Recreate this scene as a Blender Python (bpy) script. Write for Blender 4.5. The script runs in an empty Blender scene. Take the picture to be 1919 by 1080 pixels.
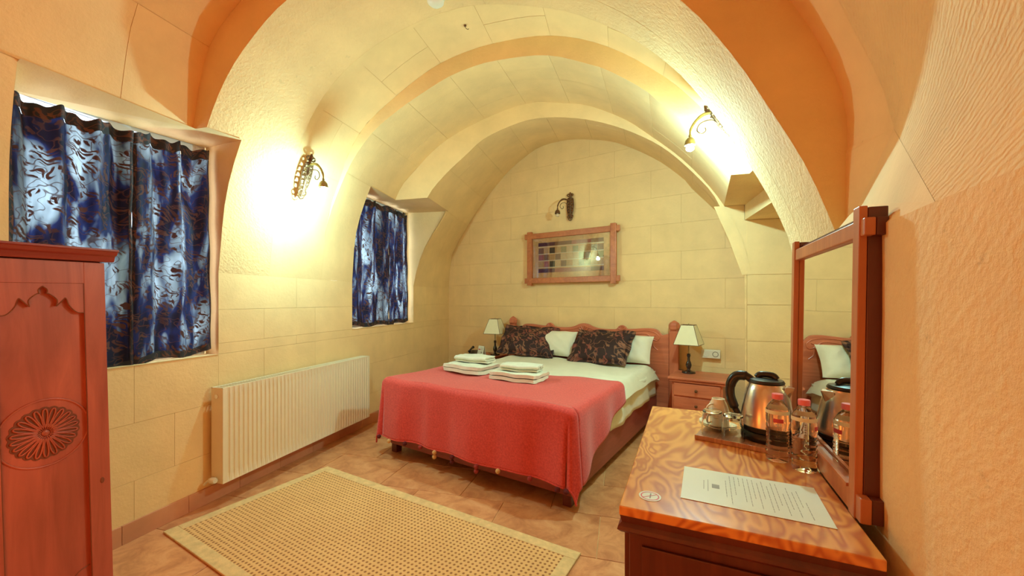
import bpy, bmesh, math, random
from mathutils import Vector, Matrix
PI = math.pi
random.seed(7)
S = bpy.context.scene
COL = S.collection

# ------------------------------------------------------------------ camera, light, exposure
cam_d = bpy.data.cameras.new('camera'); cam = bpy.data.objects.new('camera', cam_d); COL.objects.link(cam)
cam.location = (0, 0, 1.28)
cam.rotation_euler = (PI/2, 0, math.radians(15.5))
cam_d.sensor_width = 36; cam_d.lens = 36*740/1919; cam_d.shift_y = 23/1919
cam_d.clip_start = .02
S.camera = cam
S.view_settings.view_transform = 'Standard'; S.view_settings.look = 'None'
S.view_settings.gamma = 1; S.view_settings.use_curve_mapping = False
S.view_settings.exposure = .40
w = bpy.data.worlds.new('sky'); S.world = w; w.use_nodes = True
w.node_tree.nodes['Background'].inputs[0].default_value = (.70, .86, 1.0, 1)
w.node_tree.nodes['Background'].inputs[1].default_value = 3.8

def point_light(name, loc, col, watts, r):
    d = bpy.data.lights.new(name, 'POINT'); d.color = col; d.energy = watts; d.shadow_soft_size = r
    o = bpy.data.objects.new(name, d); COL.objects.link(o); o.location = loc
    return o
SCONCE = (.50, 1.0, 1.0)
point_light('sconce_light', (-2.118, 2.439, 2.068), SCONCE, 40, .03)
point_light('sconce_light', (.415, 2.69, 2.206), SCONCE, 58, .03)
point_light('added_crown_fill', (-.9, 1.25, 3.05), (1.0, .15, .015), 6, .10)  # added orange fill under the entrance crown, no fitting there
point_light('added_rear_fill', (-.5, -.5, 1.05), (1.0, .28, .045), 5, .12)  # unseen warm fill added behind the camera
point_light('added_low_fill', (-1.05, .25, .7), (1.0, .26, .04), 9, .10)  # added low warm fill for the floor and left wall, no real lamp

# ------------------------------------------------------------------ materials
def new_mat(name):
    m = bpy.data.materials.new(name); m.use_nodes = True
    nt = m.node_tree; return m, nt, nt.nodes['Principled BSDF']
def N(nt, t, **k):
    n = nt.nodes.new(t)
    for a, b in k.items():
        if a in n.inputs: n.inputs[a].default_value = b
        else: setattr(n, a, b)
    return n
def ramp(nt, fac, stops):
    r = N(nt, 'ShaderNodeValToRGB'); e = r.color_ramp.elements
    while len(e) < len(stops): e.new(.5)
    for q, (p, c) in zip(e, stops): q.position = p; q.color = tuple(c)+(1,)
    nt.links.new(fac, r.inputs[0]); return r.outputs[0]
def coords(nt, scale=(1,1,1), kind='Object', rot=(0,0,0)):
    t = N(nt, 'ShaderNodeTexCoord'); m = N(nt, 'ShaderNodeMapping')
    m.inputs['Scale'].default_value = scale; m.inputs['Rotation'].default_value = rot
    nt.links.new(t.outputs[kind], m.inputs[0]); return m.outputs[0]
def noise(nt, vec, scale, detail=4, rough=.55, dist=0):
    n = N(nt, 'ShaderNodeTexNoise', Scale=scale, Detail=detail, Roughness=rough, Distortion=dist)
    nt.links.new(vec, n.inputs['Vector']); return n.outputs['Fac']
def bump(nt, bs, h, strength, dist=.01):
    b = N(nt, 'ShaderNodeBump'); b.inputs['Strength'].default_value = strength; b.inputs['Distance'].default_value = dist
    nt.links.new(h, b.inputs['Height']); nt.links.new(b.outputs[0], bs.inputs['Normal'])
def mixc(nt, a, b, f, mode='MIX'):
    m = N(nt, 'ShaderNodeMix', data_type='RGBA', blend_type=mode)
    for s, v in ((0, f), (6, a), (7, b)):
        if hasattr(v, 'is_linked') or hasattr(v, 'links'): nt.links.new(v, m.inputs[s])
        elif s == 0: m.inputs[0].default_value = v
        else: m.inputs[s].default_value = tuple(v)+(1,)
    return m.outputs[2]
def plain(name, col, rough=.5, metal=0, var=.12, vs=12, bmp=0, coat=0, **k):
    m, nt, b = new_mat(name)
    v = coords(nt)
    c = ramp(nt, noise(nt, v, vs), [(.3, [q*(1-var) for q in col]), (.7, [min(1, q*(1+var)) for q in col])])
    nt.links.new(c, b.inputs['Base Color'])
    b.inputs['Roughness'].default_value = rough; b.inputs['Metallic'].default_value = metal
    b.inputs['Coat Weight'].default_value = coat
    for a, q in k.items(): b.inputs[a].default_value = q
    if bmp: bump(nt, b, noise(nt, v, vs*6), bmp)
    return m
def stone(name, col, rough_amt=.25, chisel=0, spots=.0):
    m, nt, b = new_mat(name)
    v = coords(nt, kind='Object')
    lo = [q*.92 for q in col]; hi = [min(1, q*1.05) for q in col]
    c = ramp(nt, noise(nt, v, 3.2, 6, .6), [(.32, lo), (.68, hi)])
    info = N(nt, 'ShaderNodeObjectInfo')
    rv = ramp(nt, info.outputs['Random'], [(0, (.965,.96,.945)), (1, (1,1,1))])
    c = mixc(nt, c, rv, 1.0, 'MULTIPLY')
    if spots:
        sp = ramp(nt, noise(nt, v, 22, 3, .6), [(.62, (0,0,0)), (.72, (1,1,1))])
        c = mixc(nt, c, [q*.66 for q in col], sp) if False else c
        pits = ramp(nt, noise(nt, v, 16, 4, .7), [(.64, (1,1,1)), (.74, (1-spots,)*3)])
        c = mixc(nt, c, pits, 1.0, 'MULTIPLY')
    nt.links.new(c, b.inputs['Base Color']); b.inputs['Roughness'].default_value = .9
    h = noise(nt, v, 45, 6, .65)
    if chisel:
        wv = N(nt, 'ShaderNodeTexWave', wave_type='BANDS', bands_direction='DIAGONAL')
        wv.inputs['Scale'].default_value = 19; wv.inputs['Distortion'].default_value = 5; wv.inputs['Detail'].default_value = 3; wv.inputs['Detail Scale'].default_value = 1.6
        nt.links.new(coords(nt, (1, 1, 1.2)), wv.inputs['Vector'])
        big = noise(nt, v, 5, 3)
        mm = N(nt, 'ShaderNodeMath', operation='MULTIPLY'); nt.links.new(wv.outputs['Fac'], mm.inputs[0]); nt.links.new(big, mm.inputs[1])
        ad = N(nt, 'ShaderNodeMath', operation='MULTIPLY_ADD'); nt.links.new(mm.outputs[0], ad.inputs[0]); ad.inputs[1].default_value = chisel; nt.links.new(h, ad.inputs[2])
        h = ad.outputs[0]
    bump(nt, b, h, rough_amt, .012)
    return m
def wood(name, dark, light, stretch=(14, 14, 1.2), rough=.38, ring=0, coat=.15, rot=(0,0,0)):
    m, nt, b = new_mat(name)
    v = coords(nt, stretch, rot=rot)
    f = noise(nt, v, 1.6, 6, .6, 1.2)
    if ring:
        wv = N(nt, 'ShaderNodeTexWave', wave_type='RINGS', rings_direction='SPHERICAL')
        wv.inputs['Scale'].default_value = ring; wv.inputs['Distortion'].default_value = 22; wv.inputs['Detail'].default_value = 2.0; wv.inputs['Detail Scale'].default_value = .35
        n0 = noise(nt, v, .85, 3.2, .5, .5); m1 = N(nt, 'ShaderNodeMath', operation='MULTIPLY'); nt.links.new(n0, m1.inputs[0]); m1.inputs[1].default_value = ring
        m2 = N(nt, 'ShaderNodeMath', operation='SINE'); nt.links.new(m1.outputs[0], m2.inputs[0]); m3 = N(nt, 'ShaderNodeMath', operation='MULTIPLY_ADD'); nt.links.new(m2.outputs[0], m3.inputs[0]); m3.inputs[1].default_value = .24; m3.inputs[2].default_value = .5; f = m3.outputs[0]
    c = ramp(nt, f, [(.25, dark), (.72, light)])
    blot = ramp(nt, noise(nt, coords(nt), 2.5, 2), [(.3, (.82,.78,.76)), (.7, (1,1,1))])
    c = mixc(nt, c, blot, 1.0, 'MULTIPLY')
    nt.links.new(c, b.inputs['Base Color']); b.inputs['Roughness'].default_value = rough; b.inputs['Coat Weight'].default_value = coat
    b.inputs['Coat Roughness'].default_value = .25
    bump(nt, b, f, .06, .004)
    return m
WALLC = (.92, .635, .305)
M = {}
M['stone'] = stone('yellow_tuff_stone', WALLC, .22)
M['rough'] = stone('chiselled_tuff_stone', WALLC, .55, .55, .18)
M['pitted'] = stone('pitted_plaster', WALLC, .5, .12, .20)
M['ribst'] = stone('pitted_tuff_stone', WALLC, .6, .10, .15)
M['plaster'] = stone('tuff_plaster', WALLC, .18)
M['joint'] = plain('mortar_joint', (.86, .58, .27), .95)
M['tile'] = None
def tile_mat():
    m, nt, b = new_mat('travertine_tile')
    v = coords(nt)
    c = ramp(nt, noise(nt, v, 7, 7, .68, .6), [(.3, (.50, .18, .07)), (.52, (.74, .33, .14)), (.72, (.86, .46, .22))])
    info = N(nt, 'ShaderNodeObjectInfo'); rv = ramp(nt, info.outputs['Random'], [(0, (.86,.84,.82)), (1, (1,1,1))])
    nt.links.new(mixc(nt, c, rv, 1.0, 'MULTIPLY'), b.inputs['Base Color'])
    b.inputs['Roughness'].default_value = .38
    bump(nt, b, noise(nt, v, 30, 4), .05)
    return m
M['tile'] = tile_mat()
M['skirt'] = plain('pink_tile_skirting', (.66, .29, .15), .45, vs=5)
M['pine'] = wood('stained_pine', (.34, .075, .05), (.60, .15, .10), (9, 9, .9), .42)
M['pineb'] = wood('bright_stained_pine', (.48, .11, .05), (.78, .23, .10), (9, 9, .9), .4)
M['pineh'] = wood('stained_pine_lengthwise', (.50, .12, .055), (.80, .24, .11), (.9, 9, 9), .42)
M['pinemould'] = wood('dark_stained_moulding', (.24, .03, .02), (.38, .06, .045), (9, .9, 9), .35)
M['carve'] = plain('dark_carved_wood', (.20, .055, .025), .5)
M['ply'] = wood('lacquered_ash_top', (.60, .17, .04), (.90, .38, .085), (6.5, 2.0, 3), .26, ring=125, coat=.4)
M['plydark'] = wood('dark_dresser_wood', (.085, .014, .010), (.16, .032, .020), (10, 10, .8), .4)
M['bedrail'] = wood('bed_rail_wood', (.24, .045, .035), (.38, .08, .06), (2, 2, 14), .4)
M['frame'] = wood('oak_frame', (.44, .11, .03), (.66, .21, .06), (9, 9, 9), .4)
M['mframe'] = wood('mirror_frame_wood', (.46, .13, .045), (.68, .24, .085), (12, 12, 1), .4)
M['white'] = plain('white_enamel', (.88, .77, .55), .35, var=.02)
M['upvc'] = plain('white_window_frame', (.85, .86, .88), .4, var=.02)
M['sheet'] = plain('white_cotton_sheet', (.82, .77, .60), .9, var=.03, bmp=.15)
M['towel'] = plain('white_terry_towel', (.84, .82, .66), 1, var=.04, vs=40, bmp=.6)
M['black'] = plain('black_plastic', (.012, .01, .01), .3, var=.1)
M['blackwood'] = plain('black_lacquer', (.02, .012, .01), .12, var=.1, coat=.6)
M['bronze'] = plain('aged_bronze', (.15, .07, .03), .45, .6, var=.4, vs=60)
M['brass'] = plain('weathered_brass', (.34, .25, .10), .42, .55, var=.3, vs=40)
M['steel'] = plain('brushed_steel', (.72, .60, .50), .27, 1, var=.04)
M['chrome'] = plain('chrome', (.85, .82, .8), .15, 1, var=.02)
M['shade'] = plain('cream_lamp_shade', (.86, .77, .50), .8, var=.03)
M['trim'] = plain('brown_shade_binding', (.16, .07, .03), .7)
M['porcelain'] = plain('white_porcelain', (.86, .80, .62), .15, var=.02, coat=.5)
M['paper'] = plain('white_paper', (.78, .80, .66), .3, var=.015, coat=.3)
M['ink'] = plain('grey_print', (.30, .27, .20), .6)
M['red'] = plain('red_print', (.65, .06, .06), .5)
M['pinkcap'] = plain('pink_plastic_cap', (.85, .16, .16), .4, var=.03)
M['matb'] = plain('cream_picture_mat', (.74, .44, .18), .8, bmp=.2, vs=30)
M['tray'] = wood('zebrano_tray', (.30, .12, .06), (.74, .38, .20), (30, 1.5, 1.5), .3)
M['plastic'] = plain('ivory_plastic', (.82, .78, .62), .4, var=.02)
def emit(name, col, s):
    m, nt, b = new_mat(name); b.inputs['Base Color'].default_value = (0,0,0,1)
    b.inputs['Emission Color'].default_value = tuple(col)+(1,); b.inputs['Emission Strength'].default_value = s; return m
M['bulb'] = emit('lit_bulb', (1, .97, .8), 14)
M['bulboff'] = plain('unlit_bulb_glass', (.8, .6, .38), .2)
def glass(name, rough=0, col=(1,1,1), ior=1.45):
    m, nt, b = new_mat(name); b.inputs['Base Color'].default_value = tuple(col)+(1,)
    b.inputs['Transmission Weight'].default_value = 1; b.inputs['Roughness'].default_value = rough; b.inputs['IOR'].default_value = ior; return m
M['glass'] = glass('clear_glass', .0, (.97, .97, .94), 1.42)
M['pet'] = glass('clear_bottle_plastic', .03, (.97, .96, .93), 1.33)
M['pane'] = glass('window_glass', 0, (1, 1, 1), 1.0)
m, nt, b = new_mat('mirror_silver'); b.inputs['Base Color'].default_value = (.86,.84,.78,1); b.inputs['Metallic'].default_value = 1; b.inputs['Roughness'].default_value = .01
M['mirror'] = m
def throw_mat():
    m, nt, b = new_mat('coral_wool_throw')
    v = coords(nt)
    c = ramp(nt, noise(nt, v, 90, 3), [(.3, (.58, .050, .045)), (.7, (.76, .085, .07))])
    nt.links.new(c, b.inputs['Base Color']); b.inputs['Roughness'].default_value = .95
    b.inputs['Sheen Weight'].default_value = .25
    bump(nt, b, noise(nt, v, 160, 2), .35, .003)
    return m
M['throw'] = throw_mat()
def rug_mat():
    m, nt, b = new_mat('woven_straw_rug')
    v = coords(nt, (1, 1, 1))
    ck = N(nt, 'ShaderNodeTexVoronoi', feature='F1'); ck.inputs['Scale'].default_value = 40; ck.inputs['Randomness'].default_value = .12; ck.voronoi_dimensions = '2D'
    nt.links.new(v, ck.inputs['Vector'])
    c = ramp(nt, ck.outputs['Distance'], [(.16, (.34, .13, .04)), (.34, (.84, .50, .20))])
    blot = ramp(nt, noise(nt, v, 2.2), [(.35, (.92,.88,.84)), (.65, (1,1,1))])
    nt.links.new(mixc(nt, c, blot, 1.0, 'MULTIPLY'), b.inputs['Base Color']); b.inputs['Roughness'].default_value = .9
    bump(nt, b, ck.outputs['Distance'], .5, .004)
    return m
M['rug'] = rug_mat()
M['rugedge'] = plain('rug_binding', (.78, .53, .24), .9, bmp=.3, vs=30)
def leafy(name, base, l1, l2, scale, trans=None):
    m, nt, b = new_mat(name)
    uv = N(nt, 'ShaderNodeTexCoord').outputs['UV']
    wob = N(nt, 'ShaderNodeTexNoise', Scale=3.0, Detail=2); nt.links.new(uv, wob.inputs['Vector'])
    dv = N(nt, 'ShaderNodeVectorMath', operation='MULTIPLY_ADD'); nt.links.new(wob.outputs['Color'], dv.inputs[0]); dv.inputs[1].default_value = (.35,.35,0); nt.links.new(uv, dv.inputs[2])
    vo = N(nt, 'ShaderNodeTexVoronoi', feature='F1'); vo.inputs['Scale'].default_value = scale; nt.links.new(dv.outputs[0], vo.inputs['Vector'])
    # veins inside each leaf: waves whose direction comes from the cell colour
    wv = N(nt, 'ShaderNodeTexWave', wave_type='BANDS', bands_direction='DIAGONAL'); wv.inputs['Scale'].default_value = scale*.9; wv.inputs['Distortion'].default_value = 9; wv.inputs['Detail'].default_value = 3
    nt.links.new(dv.outputs[0], wv.inputs['Vector'])
    leaf = ramp(nt, vo.outputs['Distance'], [(.40, (1,1,1)), (.50, (0,0,0))])
    vein = ramp(nt, wv.outputs['Fac'], [(.35, (0,0,0)), (.52, (1,1,1))])
    mask = mixc(nt, leaf, vein, 1.0, 'MULTIPLY')
    stems = N(nt, 'ShaderNodeTexNoise', Scale=scale*.8, Detail=1); nt.links.new(uv, stems.inputs['Vector'])
    st = ramp(nt, stems.outputs['Fac'], [(.475, (0,0,0)), (.495, (.8,.8,.8)), (.505, (.8,.8,.8)), (.525, (0,0,0))])
    mask = mixc(nt, mask, st, 1.0, 'LIGHTEN')
    sepc = N(nt, 'ShaderNodeSeparateColor'); nt.links.new(vo.outputs['Color'], sepc.inputs[0])
    lc = ramp(nt, sepc.outputs[0], [(.2, l1), (.8, l2)])
    c = mixc(nt, base, lc, mask)
    nt.links.new(c, b.inputs['Base Color']); b.inputs['Roughness'].default_value = .7
    bump(nt, b, mask, .2, .004)
    if trans:
        tr = N(nt, 'ShaderNodeBsdfTranslucent'); 
        mp = N(nt, 'ShaderNodeMapping'); mp.inputs['Scale'].default_value = (5.5, 1.3, 1); nt.links.new(uv, mp.inputs[0])
        big = N(nt, 'ShaderNodeTexNoise', Scale=1.0, Detail=3, Distortion=.6); nt.links.new(mp.outputs[0], big.inputs['Vector'])
        tc = ramp(nt, big.outputs['Fac'], [(.40, (.004, .004, .012)), (.49, (.012, .022, .085)), (.57, [q*.45 for q in trans]), (.70, trans)])  # daylight showing through the cloth is painted in as pale and dark streaks
        tc = mixc(nt, tc, (.02, .012, .012), mask)
        nt.links.new(tc, tr.inputs[0])
        mx = N(nt, 'ShaderNodeMixShader'); mx.inputs[0].default_value = .5
        out = nt.nodes['Material Output']
        nt.links.new(b.outputs[0], mx.inputs[1]); nt.links.new(tr.outputs[0], mx.inputs[2]); nt.links.new(mx.outputs[0], out.inputs[0])
    return m
M['curtain'] = leafy('navy_leaf_curtain', (.012, .012, .035), (.11, .032, .02), (.18, .07, .04), 10, (.52, .64, .70))
M['curtainhem'] = leafy('navy_leaf_curtain_hem', (.012, .010, .016), (.10, .03, .016), (.14, .045, .025), 10)
M['cushion'] = leafy('brown_leaf_cushion', (.028, .008, .007), (.24, .06, .04), (.28, .12, .06), 5)

# ------------------------------------------------------------------ mesh helpers
class G:
    def __init__(s): s.v = []; s.f = []; s.uv = None
    def quadbox(s, c, d, rot=None):
        x, y, z = d[0]/2, d[1]/2, d[2]/2; n = len(s.v)
        for q in ((-x,-y,-z),(x,-y,-z),(x,y,-z),(-x,y,-z),(-x,-y,z),(x,-y,z),(x,y,z),(-x,y,z)):
            p = Vector(q)
            if rot is not None: p = rot @ p
            s.v.append(tuple(p+Vector(c)))
        s.f += [tuple(n+i for i in q) for q in ((0,3,2,1),(4,5,6,7),(0,1,5,4),(1,2,6,5),(2,3,7,6),(3,0,4,7))]
        return s
    def box(s, x0, x1, y0, y1, z0, z1): return s.quadbox(((x0+x1)/2,(y0+y1)/2,(z0+z1)/2), (x1-x0,y1-y0,z1-z0))
    def lathe(s, prof, n=24, c=(0,0,0), axis=None, close=True):
        b = len(s.v); rot = axis
        for r, z in prof:
            for k in range(n):
                a = 2*PI*k/n; p = Vector((r*math.cos(a), r*math.sin(a), z))
                if rot is not None: p = rot @ p
                s.v.append(tuple(p+Vector(c)))
        for i in range(len(prof)-1):
            for k in range(n):
                k2 = (k+1) % n
                s.f.append((b+i*n+k, b+i*n+k2, b+(i+1)*n+k2, b+(i+1)*n+k))
        if close:
            s.f.append(tuple(b+k for k in reversed(range(n)))); s.f.append(tuple(b+(len(prof)-1)*n+k for k in range(n)))
        return s
    def tube(s, pts, r, n=8, flat=1.0):
        b = len(s.v); pts = [Vector(p) for p in pts]; m = len(pts); up = Vector((.123, .05, 1)).normalized()
        prev = None
        for i, p in enumerate(pts):
            t = (pts[min(i+1, m-1)]-pts[max(i-1, 0)]).normalized()
            if prev is None:
                a = t.cross(up)
                if a.length < .05: a = t.cross(Vector((1, 0, 0)))
            else: a = prev - t*prev.dot(t)
            a.normalize(); prev = a; bb = t.cross(a)
            rr = r[i] if isinstance(r, (list, tuple)) else r
            for k in range(n):
                an = 2*PI*k/n; s.v.append(tuple(p+a*rr*math.cos(an)+bb*rr*flat*math.sin(an)))
        for i in range(m-1):
            for k in range(n):
                k2 = (k+1) % n; s.f.append((b+i*n+k, b+i*n+k2, b+(i+1)*n+k2, b+(i+1)*n+k))
        s.f.append(tuple(b+k for k in reversed(range(n)))); s.f.append(tuple(b+(m-1)*n+k for k in range(n)))
        return s
    def prism(s, poly, t0, t1, plane='XZ'):
        b = len(s.v); n = len(poly)
        for t in (t0, t1):
            for p, q in poly:
                s.v.append({'XZ': (p, t, q), 'YZ': (t, p, q), 'XY': (p, q, t)}[plane])
        s.f.append(tuple(b+k for k in range(n))); s.f.append(tuple(b+n+k for k in reversed(range(n))))
        for k in range(n):
            k2 = (k+1) % n; s.f.append((b+k, b+n+k, b+n+k2, b+k2))
        return s
    def grid(s, fn, nu, nv, wrap=False):
        b = len(s.v)
        for j in range(nv+1):
            for i in range(nu+1): s.v.append(tuple(fn(i/nu, j/nv)))
        for j in range(nv):
            for i in range(nu):
                a = b+j*(nu+1)+i; s.f.append((a, a+1, a+nu+2, a+nu+1))
        return s
    def sphere(s, c, r, n=10, m=7, sq=(1,1,1)):
        prof = [(max(1e-4, r*math.sin(PI*i/m)), -r*math.cos(PI*i/m)) for i in range(m+1)]
        b = len(s.v); s.lathe(prof, n, (0,0,0))
        for i in range(b, len(s.v)):
            p = s.v[i]; s.v[i] = (p[0]*sq[0]+c[0], p[1]*sq[1]+c[1], p[2]*sq[2]+c[2])
        return s
    def build(s, name, mat, parent=None, smooth=False, bevel=0, sub=0, recalc=True, solid=0):
        me = bpy.data.meshes.new(name); me.from_pydata(s.v, [], s.f); me.update()
        if recalc:
            bm = bmesh.new(); bm.from_mesh(me); bmesh.ops.recalc_face_normals(bm, faces=bm.faces); bm.to_mesh(me); bm.free()
        if s.uv:
            l = me.uv_layers.new(name='UVMap')
            for lp in me.loops: l.data[lp.index].uv = s.uv[lp.vertex_index]
        me.materials.append(mat)
        o = bpy.data.objects.new(name, me); COL.objects.link(o)
        if parent is not None: o.parent = parent
        if smooth:
            for p in me.polygons: p.use_smooth = True
            if smooth != True:
                try: me.set_sharp_from_angle(angle=math.radians(smooth))
                except Exception: pass
        if solid:
            mo = o.modifiers.new('solid', 'SOLIDIFY'); mo.thickness = solid; mo.offset = 0
        if bevel:
            mo = o.modifiers.new('bevel', 'BEVEL'); mo.width = bevel; mo.segments = 2; mo.limit_method = 'ANGLE'; mo.angle_limit = math.radians(35)
        if sub:
            mo = o.modifiers.new('sub', 'SUBSURF'); mo.levels = sub; mo.render_levels = sub
        return o
def tag(o, label=None, cat=None, group=None, kind=None):
    if label: o['label'] = label
    if cat: o['category'] = cat
    if group: o['group'] = group
    if kind: o['kind'] = kind
    return o
def thing(name, loc, rz, label, cat, group=None):
    o = bpy.data.objects.new(name, None); COL.objects.link(o); o.empty_display_size = .05
    o.location = loc; o.rotation_euler = (0, 0, rz); return tag(o, label, cat, group)
def copy_tree(o, parent=None):
    c = o.copy(); COL.objects.link(c)
    if parent is not None: c.parent = parent
    for ch in list(o.children): copy_tree(ch, c)
    return c
def catmull(pts, n=10):
    pts = [Vector(p) for p in pts]; out = []
    P = [pts[0]*2-pts[1]]+pts+[pts[-1]*2-pts[-2]]
    for i in range(1, len(P)-2):
        for k in range(n):
            t = k/n; a, b, c, d = P[i-1], P[i], P[i+1], P[i+2]
            out.append(.5*((2*b)+(c-a)*t+(2*a-5*b+4*c-d)*t*t+(3*b-a-3*c+d)*t**3))
    out.append(pts[-1]); return out

# ------------------------------------------------------------------ vault sections (x, z)
XW = -2.52; YF, YR, YA, YB = 1.76, 2.34, 2.87, 3.80; SPL, SPR = 1.46, 1.50
NVs = [(XW,SPL),(-2.515,1.9),(-2.46,2.30),(-2.349,2.743),(-2.09,2.996),(-1.6,3.28),(-.9,3.42),(-.2,3.25),(.3,2.87),(.627,2.443),(.741,2.217),(.812,1.995),(.81,SPR)]
RIBf = [(XW,SPL),(-2.46,1.95),(-2.349,2.307),(-2.19,2.587),(-1.987,2.788),(-1.772,2.931),(-1.4,3.07),(-1.0,3.12),(-.55,3.05),(-.1,2.83),(.234,2.523),(.422,2.271),(.554,2.039),(.68,1.798),(.767,1.568),(.79,SPR)]
RIBb = [(XW,SPL),(-2.45,1.95),(-2.275,2.317),(-2.12,2.62),(-1.9,2.85),(-1.6,3.02),(-1.2,3.13),(-.85,3.14),(-.417,3.03),(-.19,2.928),(.061,2.762),(.28,2.556),(.415,2.378),(.584,2.111),(.739,1.819),(.83,1.595),(.85,SPR)]
RA = [(XW,SPL),(-2.46,1.95),(-2.32,2.35),(-2.219,2.57),(-2.074,2.754),(-1.903,2.881),(-1.629,3.05),(-1.38,3.166),(-1.116,3.227),(-.9,3.246),(-.6,3.24),(-.368,3.191),(-.157,3.106),(.045,2.988),(.23,2.846),(.353,2.737),(.56,2.50),(.72,2.25),(.87,1.95),(.97,1.65),(.99,SPR)]
RB0 = [(XW,SPL),(-2.47,1.9),(-2.35,2.2),(-2.2,2.47),(-2.03,2.662),(-1.903,2.758),(-1.71,2.868),(-1.575,2.934),(-1.316,3.045),(-1.067,3.100),(-.887,3.110),(-.631,3.100),(-.454,3.064),(-.261,2.986),(-.106,2.914),(.143,2.742),(.24,2.642),(.427,2.457),(.62,2.22),(.78,1.93),(.90,1.65),(.93,SPR)]
k = .95
RB1 = [(XW,SPL),(-2.5,1.9),(-2.42,2.25),(-2.30,2.506),(-2.121,2.682),(-1.947,2.839),(-1.742,2.972),(-1.49,3.08),(-1.17,3.178),(-.95,3.22),(-.80,3.23),(-.63,3.20),(-.346,3.14),(-.141,3.05),(.06,2.935),(.25,2.78),(.48,2.58),(.68,2.36),(.86,2.10),(1.0,1.8),(1.07,SPR)]
RC0 = [(XW,SPL),(-2.42,1.72),(-2.25,1.98),(-2.05,2.26),(-1.94,2.44),(-1.75,2.624),(-1.536,2.789),(-1.38,2.91),(-1.156,3.0),(-.85,3.065),(-.486,3.035),(-.14,2.937),(.19,2.775),(.443,2.587),(.73,2.27),(.82,2.11),(.90,1.95),(.98,1.75),(1.03,SPR)]
BK = [(XW,SPL),(-2.5,1.7),(-2.465,1.93),(-2.40,2.06),(-2.216,2.30),(-2.02,2.54),(-1.806,2.76),(-1.622,2.92),(-1.465,3.05),(-1.23,3.18),(-1.026,3.26),(-.80,3.275),(-.551,3.25),(-.175,3.145),(.073,3.02),(.381,2.80),(.624,2.56),(.702,2.445),(.929,2.162),(1.079,1.915),(1.15,1.7),(1.18,SPR)]
def yback(x): return 5.491-.325*(x+2.475)
def sec(pts, y): return [Vector((p.x, yback(p.x) if y == 'back' else y, p.z)) for p in catmull([(a, 0, b) for a, b in pts], 8)]
KL, MM = 6, 36; NN = KL*2+MM; HR = 2.10
def cross(pl, z, rng):
    for i in rng:
        a, b = pl[i], pl[i+1]
        if (a.z-z)*(b.z-z) <= 0 and a.z != b.z: return i, a.lerp(b, (z-a.z)/(b.z-a.z))
def equi(pl, n):
    L = [0]
    for a, b in zip(pl, pl[1:]): L.append(L[-1]+(b-a).length)
    out = []; j = 0
    for k in range(n+1):
        t = L[-1]*k/n
        while j < len(L)-2 and L[j+1] < t: j += 1
        out.append(pl[j].lerp(pl[j+1], min(1, (t-L[j])/max(1e-9, L[j+1]-L[j]))))
    return out
def resamp(pl, zl, zr=HR):
    i, a = cross(pl, zl, range(0, len(pl)-1)); j, b = cross(pl, zr, range(len(pl)-2, -1, -1))
    return equi(pl[:i+1]+[a], KL)[:-1]+equi([a]+pl[i+1:j+1]+[b], MM)[:-1]+equi([b]+pl[j+1:], KL)
AX = Vector((-.8, 0, 1.55))
def outw(p):
    d = Vector((p.x-AX.x, 0, p.z-AX.z)); return d.normalized()
ceil_root = thing('ceiling', (0,0,0), 0, None, None); ceil_root['kind'] = 'structure'
rock = G()   # rough backing just behind the joints
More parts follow.
